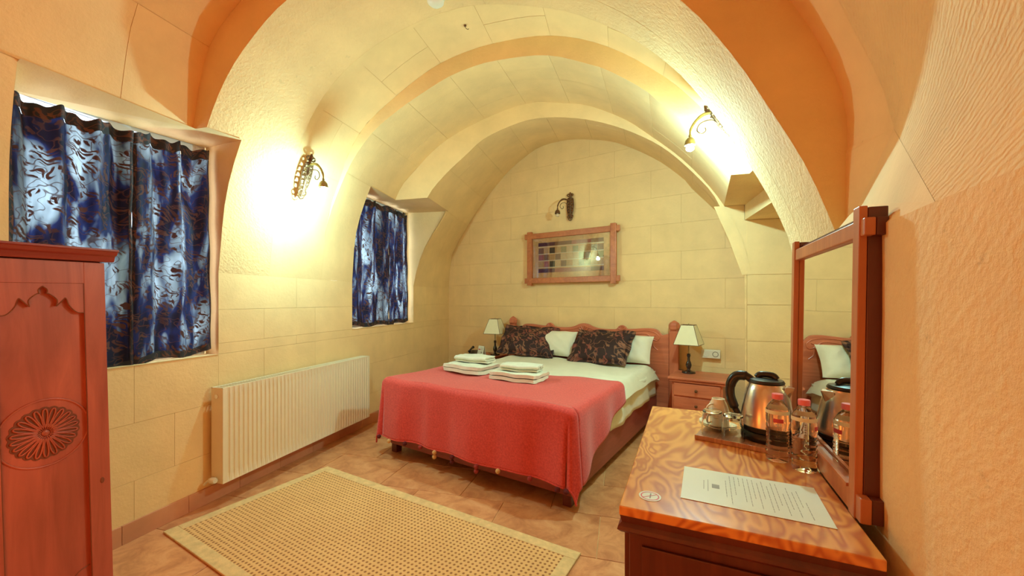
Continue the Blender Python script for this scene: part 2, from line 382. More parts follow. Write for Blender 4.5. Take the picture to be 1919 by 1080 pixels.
def loft(A, B, f0, f1, i0, i1, mat, parent, bl=.5, joint=.0010, bands=None, shift=0):
    '''curved stones between section A and section B (fractions f0..f1, samples i0..i1)'''
    P = lambda i, f: A[i].lerp(B[i], f)
    # backing
    b = len(rock.v); nf = 3
    for k in range(nf+1):
        for i in range(i0, i1+1):
            p = P(i, f0+(f1-f0)*k/nf); rock.v.append(tuple(p+outw(p)*.004))
    w_ = i1-i0+1
    for k in range(nf):
        for i in range(w_-1): a = b+k*w_+i; rock.f.append((a, a+1, a+w_+1, a+w_))
    if bands is None:
        bands = [i0]; q = i0
        for c in (KL, 10, 14, 18, 22, 26, 30, 34, 38, NN-KL, NN):
            if i0 < c < i1: bands.append(c)
        bands.append(i1)
    mid = (A[(i0+i1)//2]-B[(i0+i1)//2]).length*(f1-f0)
    n = max(1, round(mid/bl))
    for bi in range(len(bands)-1):
        a0, a1 = bands[bi], bands[bi+1]
        if n == 1 and mid < .3: cuts = [f0, f1]
        else:
            off = .5 if (bi+shift) % 2 else 0
            cuts = sorted({f0, f1} | {f0+(f1-f0)*(k+off)/n for k in range(0, n+1) if .12 < (k+off)/n < .9})
        for c0, c1 in zip(cuts, cuts[1:]):
            g = G(); na = a1-a0; nf2 = max(1, int(round((c1-c0)*(A[a0]-B[a0]).length/.18)))
            push = random.uniform(0, .0012)
            rows = [(i, 0) for i in range(a0, a1+1)]
            pts = []
            for r in range(nf2+1):
                f = c0+(c1-c0)*r/nf2; row = []
                for i in range(a0, a1+1):
                    p = P(i, f).copy()
                    # shrink at the borders for the joint
                    cen = P((a0+a1)//2, (c0+c1)/2)
                    if r == 0 and c0 > f0: p += (P(i, c1)-p).normalized()*joint
                    if r == nf2 and c1 < f1: p += (P(i, c0)-p).normalized()*joint
                    if i == a0 and a0 > i0: p += (P(i+1, f)-P(i, f)).normalized()*joint
                    if i == a1 and a1 < i1: p += (P(i-1, f)-P(i, f)).normalized()*joint
                    p += outw(p)*push
                    row.append(p)
                pts.append(row)
            W = a1-a0+1
            g.v = [tuple(p) for row in pts for p in row]
            for r in range(nf2):
                for i in range(W-1): a = r*W+i; g.f.append((a, a+1, a+W+1, a+W))
            # skirts turning back into the rock
            edges_ok = (c0 > f0, a1 < i1, c1 < f1, a0 > i0)
            border = [r for r in range(W)] + [ (r)*W+W-1 for r in range(1, nf2+1)] + [nf2*W+i for i in range(W-2, -1, -1)] + [r*W for r in range(nf2-1, 0, -1)]
            base = len(g.v)
            for q in border:
                p = Vector(g.v[q]); g.v.append(tuple(p+outw(p)*.005))
            L = len(border)
            for q in range(L):
                q2 = (q+1) % L
                e_ = 0 if q < W-1 else 1 if q < W-1+nf2 else 2 if q < 2*(W-1)+nf2 else 3
                if edges_ok[e_]: g.f.append((border[q], border[q2], base+q2, base+q))
            g.build('stone_block', mat, parent, smooth=40)
def annulus(A, B, i0, i1, mat, parent, name='arch_face', bands=4):
    for s in range(i0, i1, bands):
        e = min(i1, s+bands); g = G(); n = e-s+1
        for i in range(s, e+1):
            a, b = A[i].copy(), B[i].copy()
            g.v += [tuple(a), tuple(b)]
        for q in range(n-1): g.f.append((2*q, 2*q+1, 2*q+3, 2*q+2))
        g.build(name, mat, parent)
def poly(pts, name, mat, parent=None, kind='structure'):
    g = G(); g.v = [tuple(p) for p in pts]; g.f = [tuple(range(len(pts)))]
    o = g.build(name, mat, parent)
    if parent is None and kind: o['kind'] = kind
    return o

ZN1, ZN2 = 2.30, 2.37; W1 = (1.05, 1.96); W2 = (3.28, 4.45); N3 = (2.45, YB)
NVr = resamp(sec(NVs, YF), ZN1); NV0 = [Vector((p.x, -1.2, p.z)) for p in NVr]
RFr = resamp(sec(RIBf, YF), ZN1); RBr = resamp(sec(RIBb, YR), ZN1)
RA0 = resamp(sec(RA, YR), ZN1); RA1 = resamp(sec(RA, YA), ZN1); RA1b = resamp(sec(RA, YA), ZN2)
B0 = resamp(sec(RB0, YA), ZN2); B1 = resamp(sec(RB1, YB), ZN2)
C0 = resamp(sec(RC0, YB), ZN2); C1 = resamp(sec(BK, 'back'), ZN2)
HALF = NN//2
vault = lambda n, y: tag(thing(n, (0,0,0), 0, None, None), kind='structure')
v_entry = thing('entrance_vault', (0,0,0), 0, None, None); v_entry.parent = ceil_root
v_rib = thing('front_arch', (0,0,0), 0, None, None); v_rib.parent = ceil_root
v_main = thing('stepped_vault', (0,0,0), 0, None, None); v_main.parent = ceil_root
# entrance vault, left half
fy = lambda y: (y+1.2)/(YF+1.2)
loft(NV0, NVr, 0, fy(W1[0]), 0, HALF, M['stone'], v_entry, .62)
loft(NV0, NVr, fy(W1[0]), 1, KL, HALF, M['stone'], v_entry, .62, shift=1)
# entrance vault, right half, folding round the pier
Gr = equi(catmull([(NVr[HALF].x, 1.70, NVr[HALF].z), (-.2,1.66,3.24), (.3,1.60,2.86), (.60,1.57,2.47), (.70,1.57,2.29), (.75,1.58,2.18), (.80,1.535,1.98), (.81,1.49,1.81)], 8), HALF)
NVq = equi([p for p in NVr[HALF:]], HALF)
NVlow = [p for p in NVq if p.z > 1.80]; NVq = equi(NVlow, HALF)
Z_ = [0, 6, 12, 18, 24]
loft(Gr, NVq, 0, 1, 0, HALF, M['plaster'], v_entry, 9, bands=[0, HALF])
Gr2 = equi(Gr, HALF-6)[:-1]+equi([Gr[-1], Vector((.52,.85,1.45))], 6)
Nr = equi(catmull([(NVr[HALF].x,-1.2,NVr[HALF].z),(-.3,-1.2,3.2),(.12,-1.2,2.8),(.32,-1.2,2.3),(.34,-1.2,1.9),(.22,-1.2,1.45)], 8), HALF)
Gm = equi(catmull([(NVr[HALF].x,.6,NVr[HALF].z),(-.3,.6,3.2),(.15,.65,2.8),(.42,.70,2.35),(.55,.74,2.0),(.57,.70,1.72),(.476,.55,1.45)], 8), HALF)
loft(Nr, Gm, 0, 1, 0, HALF, M['rough'], v_entry, 9, bands=[0, HALF])
loft(Gm, Gr2, 0, 1, 0, HALF, M['rough'], v_entry, 9, bands=[0, HALF])
# front arch and its faces
annulus(NVr, RFr, KL, NN, M['plaster'], v_rib, bands=42)
fr = lambda y: (y-YF)/(YR-YF)
loft(RFr, RBr, 0, fr(W1[1]), KL, NN, M['ribst'], v_rib, .9, bands=[KL, NN])
loft(RFr, RBr, fr(W1[1]), 1, 0, NN, M['ribst'], v_rib, .9, bands=[0, 24, NN])
annulus(RBr, RA0, 0, NN, M['plaster'], v_rib, bands=48)
# ring A
fa = lambda y: (y-YR)/(YA-YR)
loft(RA0, RA1, 0, fa(N3[0]), 0, NN, M['stone'], v_main, .9, bands=[0, NN])
loft(RA0, RA1, fa(N3[0]), 1, 0, NN-KL, M['stone'], v_main, .9)
annulus(RA1b, B0, 0, NN-KL, M['stone'], v_main)
fb = lambda y: (y-YA)/(YB-YA)
loft(B0, B1, 0, fb(W2[0]), 0, NN-KL, M['stone'], v_main, .9)
loft(B0, B1, fb(W2[0]), 1, KL, NN-KL, M['stone'], v_main, .9)
annulus(B1, C0, KL, NN, M['stone'], v_main)
fc = (W2[1]-YB)/(yback(XW)-YB)
loft(C0, C1, 0, fc, KL, NN, M['stone'], v_main, .9)
loft(C0, C1, fc, 1, 0, NN, M['stone'], v_main, .9, shift=1)
rock.build('mortar_backing', M['joint'], v_main, recalc=False)

# ------------------------------------------------------------------ left wall with its two window niches
wl = thing('wall_left', (0,0,0), 0, None, None); wl['kind'] = 'structure'
DEEP = -2.63; SILL1, SILL2 = .93, 1.0
def wall_rects(name, parent, ylines, zlines, hole, x, mat, thick=.05):
    for j, (z0, z1) in enumerate(zip(zlines, zlines[1:])):
        ys = ylines(j)
        for y0, y1 in zip(ys, ys[1:]):
            if any(y0 >= a-.001 and y1 <= b+.001 and z0 >= c-.001 for a, b, c in hole): continue
            q = random.uniform(0, .001)
            G().box(x-thick, x-q, y0+.0007, y1-.0007, z0+.0007, z1-.0007).build('stone_block', mat, parent)
zl = [0, .31, .62, .93, 1.0, 1.22, SPL]
def yl(j):
    base = [-1.2, W1[0], W1[1], W2[0], W2[1], 5.52]
    ex = ([-.4, .4, 1.5, 2.3, 2.8, 3.9, 4.95] if j % 2 == 0 else [-.8, 0, .7, 1.3, 1.7, 2.6, 3.6, 4.1, 4.8, 5.2])
    if j == 3: ex = [0, 2.6]
    return sorted(base+ex)
wall_rects('wall', wl, yl, zl, [(W1[0], W1[1], SILL1), (W2[0], W2[1], SILL2)], XW, M['stone'])
def niche_left(y0, y1, sill, zt, cur0, cur1, za, zb):
    # cur0, cur1: vault curve points from spring to head at y0 and y1
    for cur, yy in ((cur0, y0), (cur1, y1)):
        pts = [Vector((p.x, yy, p.z)) for p in cur]
        poly(pts+[(DEEP, yy, za if yy == y0 else zb), (DEEP, yy, sill), (XW, yy, sill)], 'niche_jamb', M['plaster'], wl)
    poly([(XW+.004, y0, sill), (XW+.004, y1, sill), (DEEP, y1, sill), (DEEP, y0, sill)], 'niche_sill', M['plaster'], wl)
lerpc = lambda A, B, f: [A[i].lerp(B[i], f) for i in range(KL+1)]
n1a = lerpc(NV0, NVr, fy(W1[0])); n1b = lerpc(RFr, RBr, fr(W1[1]))
niche_left(W1[0], W1[1], SILL1, ZN1, n1a, n1b, 2.21, 2.28)
poly([(n1a[-1].x+.02, W1[0], ZN1), (NVr[KL].x+.02, YF, ZN1), (RFr[KL].x, YF, ZN1), (n1b[-1].x+.01, W1[1], ZN1), (DEEP, W1[1], 2.28), (DEEP, W1[0], 2.21)], 'niche_soffit', M['plaster'], wl)
n2a = lerpc(B0, B1, fb(W2[0])); n2b = lerpc(C0, C1, fc)
niche_left(W2[0], W2[1], SILL2, ZN2, n2a, n2b, 2.38, 2.38)
poly([(n2a[-1].x+.01, W2[0], ZN2), (B1[KL].x+.01, YB, ZN2), (C0[KL].x+.01, YB, ZN2), (n2b[-1].x+.01, W2[1], ZN2), (DEEP, W2[1], 2.38), (DEEP, W2[0], 2.38)], 'niche_soffit', M['plaster'], wl)

# ------------------------------------------------------------------ back wall (turned 18 degrees)
RZ = math.radians(-18)
wb = thing('wall_back', (-2.475, 5.491, 0), RZ, None, None); wb['kind'] = 'structure'
zs = [0, .3, .6, .9, 1.2, 1.5, 1.8, 2.1, 2.4, 2.7, 3.0, 3.4]
for j, (z0, z1) in enumerate(zip(zs, zs[1:])):
    xs = [-.3]+[(.36 if j % 2 else 0)+.72*k for k in range(0, 6)]+[4.1] if j % 2 else [-.3]+[.72*k+.05 for k in range(0, 6)]+[4.1]
    for x0, x1 in zip(xs, xs[1:]):
        q = random.uniform(0, .001)
        G().box(x0+.0007, x1-.0007, .0+q, .06, z0+.0007, z1-.0007).build('stone_block', M['stone'], wb)

# ------------------------------------------------------------------ right side: pier, wall, doorway recess
wr = thing('wall_right', (0,0,0), 0, None, None); wr['kind'] = 'structure'
def vq(p, q, z0, z1, name='wall_panel', mat=None):
    return poly([(p[0],p[1],z0), (q[0],q[1],z0), (q[0],q[1],z1), (p[0],p[1],z1)], name, mat or M['plaster'], wr)
def wallsurf(p, q, z0, z1a, z1b, mat, nu=24, nv=14, amp=.004):
    n = Vector((-(q[1]-p[1]), q[0]-p[0], 0)).normalized()
    def fn(u, v):
        x = p[0]+(q[0]-p[0])*u; y = p[1]+(q[1]-p[1])*u; z = z0+(z1a+(z1b-z1a)*u-z0)*v
        a = amp*math.sin(9*u+3*v)*math.sin(7*v+2*u)*(1-(2*v-1)**4)*(1-(2*u-1)**4)
        return Vector((x, y, z))+n*a
    return G().grid(fn, nu, nv).build('plastered_wall', mat, wr, smooth=True)
wallsurf((.22,-1.2), (.52,.85), 0, 1.45, 1.45, M['pitted'])
wallsurf((.52,.85), (.66,1.60), 0, 1.45, 1.45, M['pitted'], 12, 14)
poly([(.66,1.597,0), (.815,1.685,0), (.815,1.685,1.625), (.66,1.597,1.452)], 'wall_panel', M['plaster'], wr)
A_, T2, T1, B_ = (.52,.85,1.45), (.66,1.60,1.45), (.81,1.68,1.62), (.81,1.49,1.81)
g = G(); g.v = [A_, T2, T1, B_, (.81,1.76,1.50), (.81,1.76,1.83), (.54,.85,1.45), (.83,1.49,1.86), (.83,1.76,1.90)]; g.f = [(0,1,2), (0,2,3), (2,4,5,3), (3,5,8,7)]; g.build('lunette_panel', M['plaster'], wr)
vq((.812,1.66), (.812,YF+.004), 0, 1.84); vq((.81,YF), (.79,YF), 0, 1.5)
vq((.79,YF), (.85,YR), 0, SPR, mat=M['ribst']); vq((.85,YR), (.99,YR), 0, SPR); vq((.99,YR), (.99,N3[0]), 0, SPR)
# doorway recess in the right side
soffA = [RA0[NN-KL].lerp(RA1[NN-KL], fa(N3[0])), RA1[NN-KL], B0[NN-KL], B1[NN-KL]]
XD = 1.75
sd = G(); sd.v = [tuple(p+Vector((-.003,0,0))) for p in soffA]+[(1.02, YB, HR), (1.02, N3[0], HR)]; sd.f = [tuple(range(6))]; sd.build('niche_soffit', M['rough'], wr)
poly([(1.02,N3[0],1.97), (1.02,YB,1.97), (XD,YB,1.97), (XD,N3[0],1.97)], 'niche_soffit', M['rough'], wr)
vq((1.02,N3[0]), (1.02,YB), 1.97, HR)
def jamb_right(cur, yy):
    pts = [Vector((p.x, yy, p.z)) for p in cur]   # head -> spring
    poly([(XD,yy,0), (XD,yy,1.97), (1.02,yy,1.97), (1.02,yy,HR)]+[tuple(p) for p in pts]+[(pts[-1].x,yy,0)], 'niche_jamb', M['plaster'], wr)
jamb_right([RA0[i].lerp(RA1[i], fa(N3[0])) for i in range(NN-KL, NN+1)], N3[0])
# far jamb as courses of blocks
jl = [Vector((p.x, YB, p.z)) for p in B1[NN-KL:]]
poly([(XD,YB+.01,0), (XD,YB+.01,1.97), (1.02,YB+.01,1.97), (1.02,YB+.01,HR), (.80,YB+.01,HR), (1.02,YB+.01,1.5), (1.03,YB+.01,0)], 'niche_jamb', M['joint'], wr)
zz = [0, .34, .62, .93, 1.24, 1.5, 1.97]
for j, (z0, z1) in enumerate(zip(zz, zz[1:])):
    xs = [1.03, 1.40 if j % 2 else 1.52, XD]
    for x0, x1 in zip(xs, xs[1:]): G().box(x0+(.001 if x0 > 1.1 else .008), x1-.001, YB+.003, YB+.02, z0+.0015, z1-.0015).build('stone_block', M['stone'], wr)
YC = YB+.006
poly([(.86,YB+.009,1.92), (1.2,YB+.009,1.92), (1.2,YB+.009,1.3), (1.035,YB+.009,1.3), (1.035,YB+.009,1.5)], 'stone_block', M['stone'], wr)
poly([(1.02,YC,1.97), (1.04,YC,1.97), (1.04,YC,1.5), (1.0,YC,1.5), (.90,YC,1.8), (.78,YC,HR), (1.02,YC,HR)], 'stone_block', M['stone'], wr)
vq((XD,N3[0]), (XD,YB), 0, 1.97); vq((1.035,YB), (1.185,yback(1.185)), 0, SPR)
wf = poly([(-2.6,-1.2,0), (.3,-1.2,0), (.3,-1.2,3.6), (-2.6,-1.2,3.6)], 'wall_front', M['plaster'])
# unseen shell added outside, so that daylight comes only through the windows
sh = G()
for a, b, c, d in ((-1.5,.98,0,3.9), (.98,2.03,0,.9), (.98,2.03,2.34,3.9), (2.03,3.2,0,3.9), (3.2,4.53,0,.97), (3.2,4.53,2.41,3.9), (4.53,6.6,0,3.9)): sh.box(-3.0, -2.70, a, b, c, d)
sh.box(-2.60, -2.545, 2.0, 3.24, 0, 1.40); sh.box(-3.0, 2.3, -1.5, 6.6, 3.8, 4.0); sh.box(1.9, 2.3, -1.5, 6.6, 0, 3.8); sh.box(-3.0, 2.3, 6.4, 6.6, 0, 3.8); sh.box(-3.0, 2.3, -1.6, -1.4, 0, 3.8)
tag(sh.build('light_seal_shell', M['joint']), kind='structure')

# ------------------------------------------------------------------ floor
fl = G().box(-3.0, 2.3, -1.6, 6.6, -.12, -.006).build('floor', M['joint']); fl['kind'] = 'structure'
tw, tl = .60, .40; nrow = 0
tm = {}
y = -1.2
while y < 5.6:
    x = -2.52-(.3 if nrow % 2 else 0)
    while x < 1.8:
        x0, x1, y0, y1 = max(x, -2.52), min(x+tw, 1.8), y, y+tl
        key = (round(x1-x0, 3))
        if x1-x0 > .05:
            if key not in tm:
                t = G().box(0, x1-x0-.004, 0, tl-.004, -.02, 0).build('tile', M['tile'], fl, bevel=.0015); tm[key] = t
            else: t = tm[key].copy(); COL.objects.link(t)
            t.location = (x0+.002, y0+.002, random.uniform(-.001, 0))
        x += tw
    y += tl; nrow += 1
bb = thing('baseboard_left', (0,0,0), 0, None, None); bb['kind'] = 'structure'
y = -1.2; t0 = None
while y < 5.4:
    if t0 is None: t0 = G().box(XW, XW+.012, .001, .329, 0, .10).build('skirting_tile', M['skirt'], bb, bevel=.001); t = t0
    else: t = t0.copy(); COL.objects.link(t)
    t.location = (0, y, 0); y += .33
# crack and electrical junction on the wall are left to the stone relief

# ------------------------------------------------------------------ windows
def window(name, y0, y1, z0, z1):
    o = thing(name, (-2.665, (y0+y1)/2, 0), 0, None, None); o['kind'] = 'structure'
    h = (y1-y0)/2; bars = G()
    for a, b, c, d in ((-h, -h+.06, z0, z1), (h-.06, h, z0, z1), (-.05, .05, z0, z1)): bars.box(-.03, .03, a, b, c, d)
    for c, d in ((z0, z0+.06), (z1-.06, z1)): bars.box(-.028, .028, -h, h, c, d)
    bars.build('window_frame', M['upvc'], o, bevel=.004)
    for a, b in ((-h+.06, -.05), (.05, h-.06)):
        G().box(-.004, .004, a, b, z0+.06, z1-.06).build('pane', M['pane'], o)
window('window_1', W1[0], W1[1], SILL1, 2.29); window('window_2', W2[0], W2[1], SILL2, 2.39)

def curtain(name, x, y0, y1, zt0, zt1, zb0, zb1, label, folds, amp, seed, bulge=0):
    rnd = random.Random(seed); ph = [rnd.uniform(0, 6.3) for _ in range(6)]
    root = thing(name, (x, (y0+y1)/2, 0), 0, label, 'curtain', None)
    yc = (y0+y1)/2
    def fn(u, v, off=0):
        zt = zt0+(zt1-zt0)*u+.010*math.sin(u*17+ph[0])+.006*math.sin(u*41+ph[1]); zb = zb0+(zb1-zb0)*u+.012*math.sin(u*9+ph[2])
        z = zb+(zt-zb)*v
        a = amp*(.55+.45*v)
        xx = a*math.sin(u*folds*2*PI+ph[3]+.5*math.sin(v*2.5+ph[4]))+.35*a*math.sin(u*folds*4.6*PI+ph[5]+v*1.3)+off
        yy = y0+(y1-y0)*u+.004*math.sin(v*5+ph[1]+u*3)+bulge*math.sin(PI*v)*(u-.5)
        return (xx+.004*math.sin(v*23+u*9), yy-yc, z)
    def part(pn, v0, v1, mat, nv, off=0):
        g = G(); nu = 70
        g.grid(lambda u, v: fn(u, v0+(v1-v0)*v, off), nu, nv)
        g.uv = [(i/nu*(y1-y0)*2.2+seed, (v0+(v1-v0)*j/nv)*(zt0-zb0)*2.2) for j in range(nv+1) for i in range(nu+1)]
        return g.build(pn, mat, root, smooth=True)
    part('drape', .03, .955, M['curtain'], 40); part('hem', 0, .032, M['curtainhem'], 2, .003); part('heading', .953, 1, M['curtainhem'], 3, .003)
    for zside in (0, 1):
        g = G(); nv = 30; w_ = .03
        g.grid(lambda u, v: fn((u*w_ if zside == 0 else 1-w_+u*w_), .03+.92*v, .003), 3, nv)
        g.uv = [(i*.02, j/nv*2.2) for j in range(nv+1) for i in range(4)]
        g.build('side_hem', M['curtainhem'], root, smooth=True)
    return root
curtain('curtain', -2.57, 1.06, 1.511, 2.180, 2.200, .90, .905, 'blue translucent leaf-print curtain panel partly hidden behind the carved wardrobe', 3, .024, 1)
curtain('curtain', -2.565, 1.513, 1.935, 2.205, 2.232, .925, .955, 'blue leaf-print curtain panel right of the split in the large window', 2.5, .022, 5)
curtain('curtain', -2.57, 3.30, 3.96, 2.335, 2.345, 1.02, 1.0, 'left panel of the blue leaf-print curtain pair in the smaller window behind the lit sconce', 2.5, .026, 9)
curtain('curtain', -2.57, 3.975, 4.40, 2.345, 2.345, 1.0, 1.02, 'right panel of the blue leaf-print curtain pair in the smaller window, nearest the bed wall', 2, .022, 14)

# ------------------------------------------------------------------ bed and everything on it (bed frame of reference)
O = Vector((-1.09, 2.692, 0)); U_ = Vector((math.cos(RZ), math.sin(RZ), 0)); V_ = Vector((-math.sin(RZ), math.cos(RZ), 0))
def bw(X, Y, Z=0): return O+U_*X+V_*Y+Vector((0,0,Z))
bed = thing('bed', bw(0,0), RZ, 'double bed with dark stained wooden frame and carved headboard against the back wall', 'bed')
for s in (-1, 1): G().box(s*.82-.015, s*.82+.015, .03, 2.12, .07, .315).build('side_rail', M['bedrail'], bed, bevel=.004)
G().box(-.835, .835, 0, .03, .07, .315).build('foot_rail', M['bedrail'], bed, bevel=.004)
for X in (-.80, .80):
    for Y in (.035, 2.0): G().box(X-.03, X+.03, Y-.03, Y+.03, 0, .08).build('leg', M['plydark'], bed, bevel=.004)
def rbox(name, x, y0, y1, z0, z1, mat, par, bev, nx=14, ny=18, amp=.006, seed=3):
    rnd = random.Random(seed); p = [rnd.uniform(0, 6) for _ in range(4)]
    g = G().box(-x, x, y0, y1, z0, z1); o = g.build(name, mat, par, smooth=True)
    bm = bmesh.new(); bm.from_mesh(o.data)
    bmesh.ops.bevel(bm, geom=bm.edges[:], offset=bev, segments=4, profile=.6, affect='EDGES')
    bmesh.ops.subdivide_edges(bm, edges=[e for e in bm.edges if e.calc_length() > .15], cuts=12, use_grid_fill=True)
    for v in bm.verts:
        a = amp*(math.sin(v.co.x*7+p[0])*math.sin(v.co.y*6+p[1])+.5*math.sin(v.co.x*17+v.co.y*11+p[2]))
        if v.co.z > (z0+z1)/2: v.co.z += a
        elif abs(v.co.x) > x-.02: v.co.x += a*2
    bm.to_mesh(o.data); bm.free()
    return o
mt = rbox('mattress', .825, .03, 2.08, .27, .50, M['sheet'], bed, .035)
# headboard
half = [(0,1.008),(.06,.998),(.12,.972),(.2,.955),(.32,.952),(.39,.958),(.415,.985),(.454,1.002),(.495,.985),(.515,.962),(.584,.966),(.68,.975),(.76,.978),(.83,.968),(.87,.93),(.89,.913),(.915,.917),(.955,.932)]
top = [(-a, b) for a, b in half[::-1]]+half[1:]
cur = [(p.x, p.z) for p in catmull([(a, 0, b) for a, b in top], 4)]
hb = G().prism([(-.955, .12)]+cur+[(.955, .12)], 2.135, 2.165).build('headboard', M['pineh'], bed, bevel=.004)
cv = G()
for s in (-1, 1):
    cv.tube(catmull([(s*a, 2.133, b) for a, b in ((.02,.975),(.1,.945),(.2,.925),(.32,.922),(.4,.93))], 5), .006, 6)
    cv.tube(catmull([(s*a, 2.133, b) for a, b in ((.53,.93),(.62,.945),(.74,.95),(.82,.93),(.86,.89),(.84,.85),(.80,.86),(.79,.89),(.82,.90))], 5), .006, 6)
    cv.tube(catmull([(s*a, 2.133, b) for a, b in ((.56,.90),(.66,.915),(.74,.91),(.79,.85),(.80,.79),(.84,.75))], 5), .006, 6)
    cv.tube(catmull([(s*a, 2.133, b) for a, b in ((.10,.90),(.16,.87),(.22,.86),(.28,.88),(.25,.905),(.21,.89))], 5), .005, 6)
    for q in range(5):
        an = PI*(.15+.175*q); cv.tube([(s*.454, 2.132, .945), (s*.454+.045*math.cos(an), 2.132, .945+.05*math.sin(an))], [.004, .009], 6)
for q in range(7):
    an = PI*(.08+.14*q); cv.tube([(0, 2.132, .90), (.075*math.cos(an), 2.132, .90+.075*math.sin(an))], [.004, .011], 6)
cv.build('carving', M['pineh'], hb, smooth=40)
for s in (-1, 1):
    G().box(s*1.006-.045, s*1.006+.045, 2.115, 2.185, .0, .955).build('headboard_post', M['pineb'], bed, bevel=.004)
    f = G(); f.box(s*1.006-.038, s*1.006+.038, 2.12, 2.18, .955, .97)
    f.lathe([(.050, .97), (.058, .985), (.058, 1.02), (.045, 1.045), (.02, 1.062), (.002, 1.07)], 6, (s*1.006, 2.15, 0))
    f.build('finial', M['pineh'], bed, bevel=.003)

dv = thing('duvet', bw(0,0,.0), RZ, 'white duvet spread over the mattress and hanging over its right edge', 'duvet')
def duv(u, v):
    X = -.90+1.80*u; Y = .12+1.96*v
    ex = max(0, abs(X)-.80); z = .605+.010*math.sin(X*6+1)*math.sin(Y*5)+.005*math.sin(X*19+Y*13)
    if ex > 0:
        s = 1 if X > 0 else -1
        z -= ex*1.1+ (ex*3)**2*.15; X = s*(.80+ex*.75)
    if v > .93: z -= (v-.93)*.6
    if v < .04: z -= (.04-v)*2
    return (X, Y, z)
o = G().grid(duv, 60, 60).build('duvet_cover', M['sheet'], dv, smooth=True)
mo = o.modifiers.new('s', 'SOLIDIFY'); mo.thickness = .10; mo.offset = -1
mo = o.modifiers.new('b', 'BEVEL'); mo.width = .035; mo.segments = 3; mo.limit_method = 'ANGLE'; mo.angle_limit = math.radians(50)
def side_sheet(u, v):
    Y = .08+1.98*u; X = .838+.012*math.sin(Y*9)+.006*math.sin(Y*23+v*3)+.012*(1-v)
    z = .30+.24*v+.010*math.sin(Y*5)*(1-v); return (X, Y, z)
G().grid(side_sheet, 60, 8).build('hanging_sheet', M['sheet'], bed, smooth=True, solid=.006)

# throw
th = thing('bed_throw', bw(0,0), RZ, 'coral red woollen throw with pompoms draped over the foot of the bed', 'blanket')
HW = .865; TOPZ = .628
def throw_pt(a, b):
    '''a across the bed, b along it (b<0 hangs over the foot)'''
    s = 1 if a >= 0 else -1; ex = max(0, abs(a)-HW+.03); ey = max(0, -b-.03+.0)
    z = TOPZ+.008*math.sin(a*5+1)*math.sin(b*6)+.004*math.sin(a*13+b*9)
    R_ = .045
    def drop(e):   # rounded edge: returns outward, down
        L = R_*PI/2
        if e < L: t = e/R_; return R_*math.sin(t), R_*(1-math.cos(t))
        return R_, R_+(e-L)
    if ex == 0 and ey == 0: return (a, b, z)
    if ex > 0 and ey == 0:
        o_, d = drop(ex); rip = .014*math.sin(b*16+1)*min(1, ex*4)
        return (s*(HW-.03+o_+rip+ex*.06), b, z-d)
    if ey > 0 and ex == 0:
        o_, d = drop(ey); rip = (.016*math.sin(a*7+.5)+.010*math.sin(a*17)+.006*abs(math.sin(a*11+2))**6)*min(1, ey*3)
        return (a, .0-o_+.03-.045-rip-ey*.05, z-d)
    e = (ex**4+ey**4)**.25; ph = math.atan2(ey, ex)
    o_, d = drop(e); fold = 1+ (.035+.13*min(1, e*2))*math.sin(2*ph)*2 + .35*math.sin(ph*6)*min(1, e*1.5)
    rr = o_*fold + .10*e*math.sin(2*ph)
    return (s*(HW-.03+rr*math.cos(ph)), -.015-rr*math.sin(ph), z-d)
def thr(u, v):
    b = .84-1.36*v    # head edge to hem over the foot
    aL = -(HW+.42); aR = HW+ (.15+.30*min(1, v/.62)**1.3)
    a = aL+(aR-aL)*u
    return throw_pt(a, b+.05*(u-.5)*(1-v))
cl = G().grid(thr, 130, 90).build('throw_cloth', M['throw'], th, smooth=True, solid=.008)
hem = G(); hem.tube([Vector(thr(u/80, 1.0))-Vector((0,0,0)) for u in range(81)], .007, 6); hem.build('hem', M['throw'], th, smooth=True)
M['pomY'] = plain('straw_yarn', (.80, .52, .22), 1, bmp=.6, vs=40); M['pomD'] = plain('plum_yarn', (.13, .02, .025), 1, bmp=.6, vs=40); M['pomR'] = plain('rose_yarn', (.36, .05, .05), 1, bmp=.6, vs=40)
for u, cols in ((.222, 'Y'), (.285, 'D'), (.345, 'R'), (.405, 'YY'), (.475, 'DD'), (.565, 'RR'), (.63, 'Y'), (.72, 'R'), (.80, 'D'), (.86, 'D'), (.14, 'D')):
    p = Vector(thr(u, 1.0))
    for i, c in enumerate(cols):
        G().sphere((p.x, p.y-.018, max(.02, p.z-.012-.032*i)), .017, 10, 7).build('pompom', M['pom'+c], th, smooth=True)['label'] = {'Y': 'straw yellow yarn pompom', 'D': 'dark plum yarn pompom', 'R': 'rose yarn pompom'}[c]

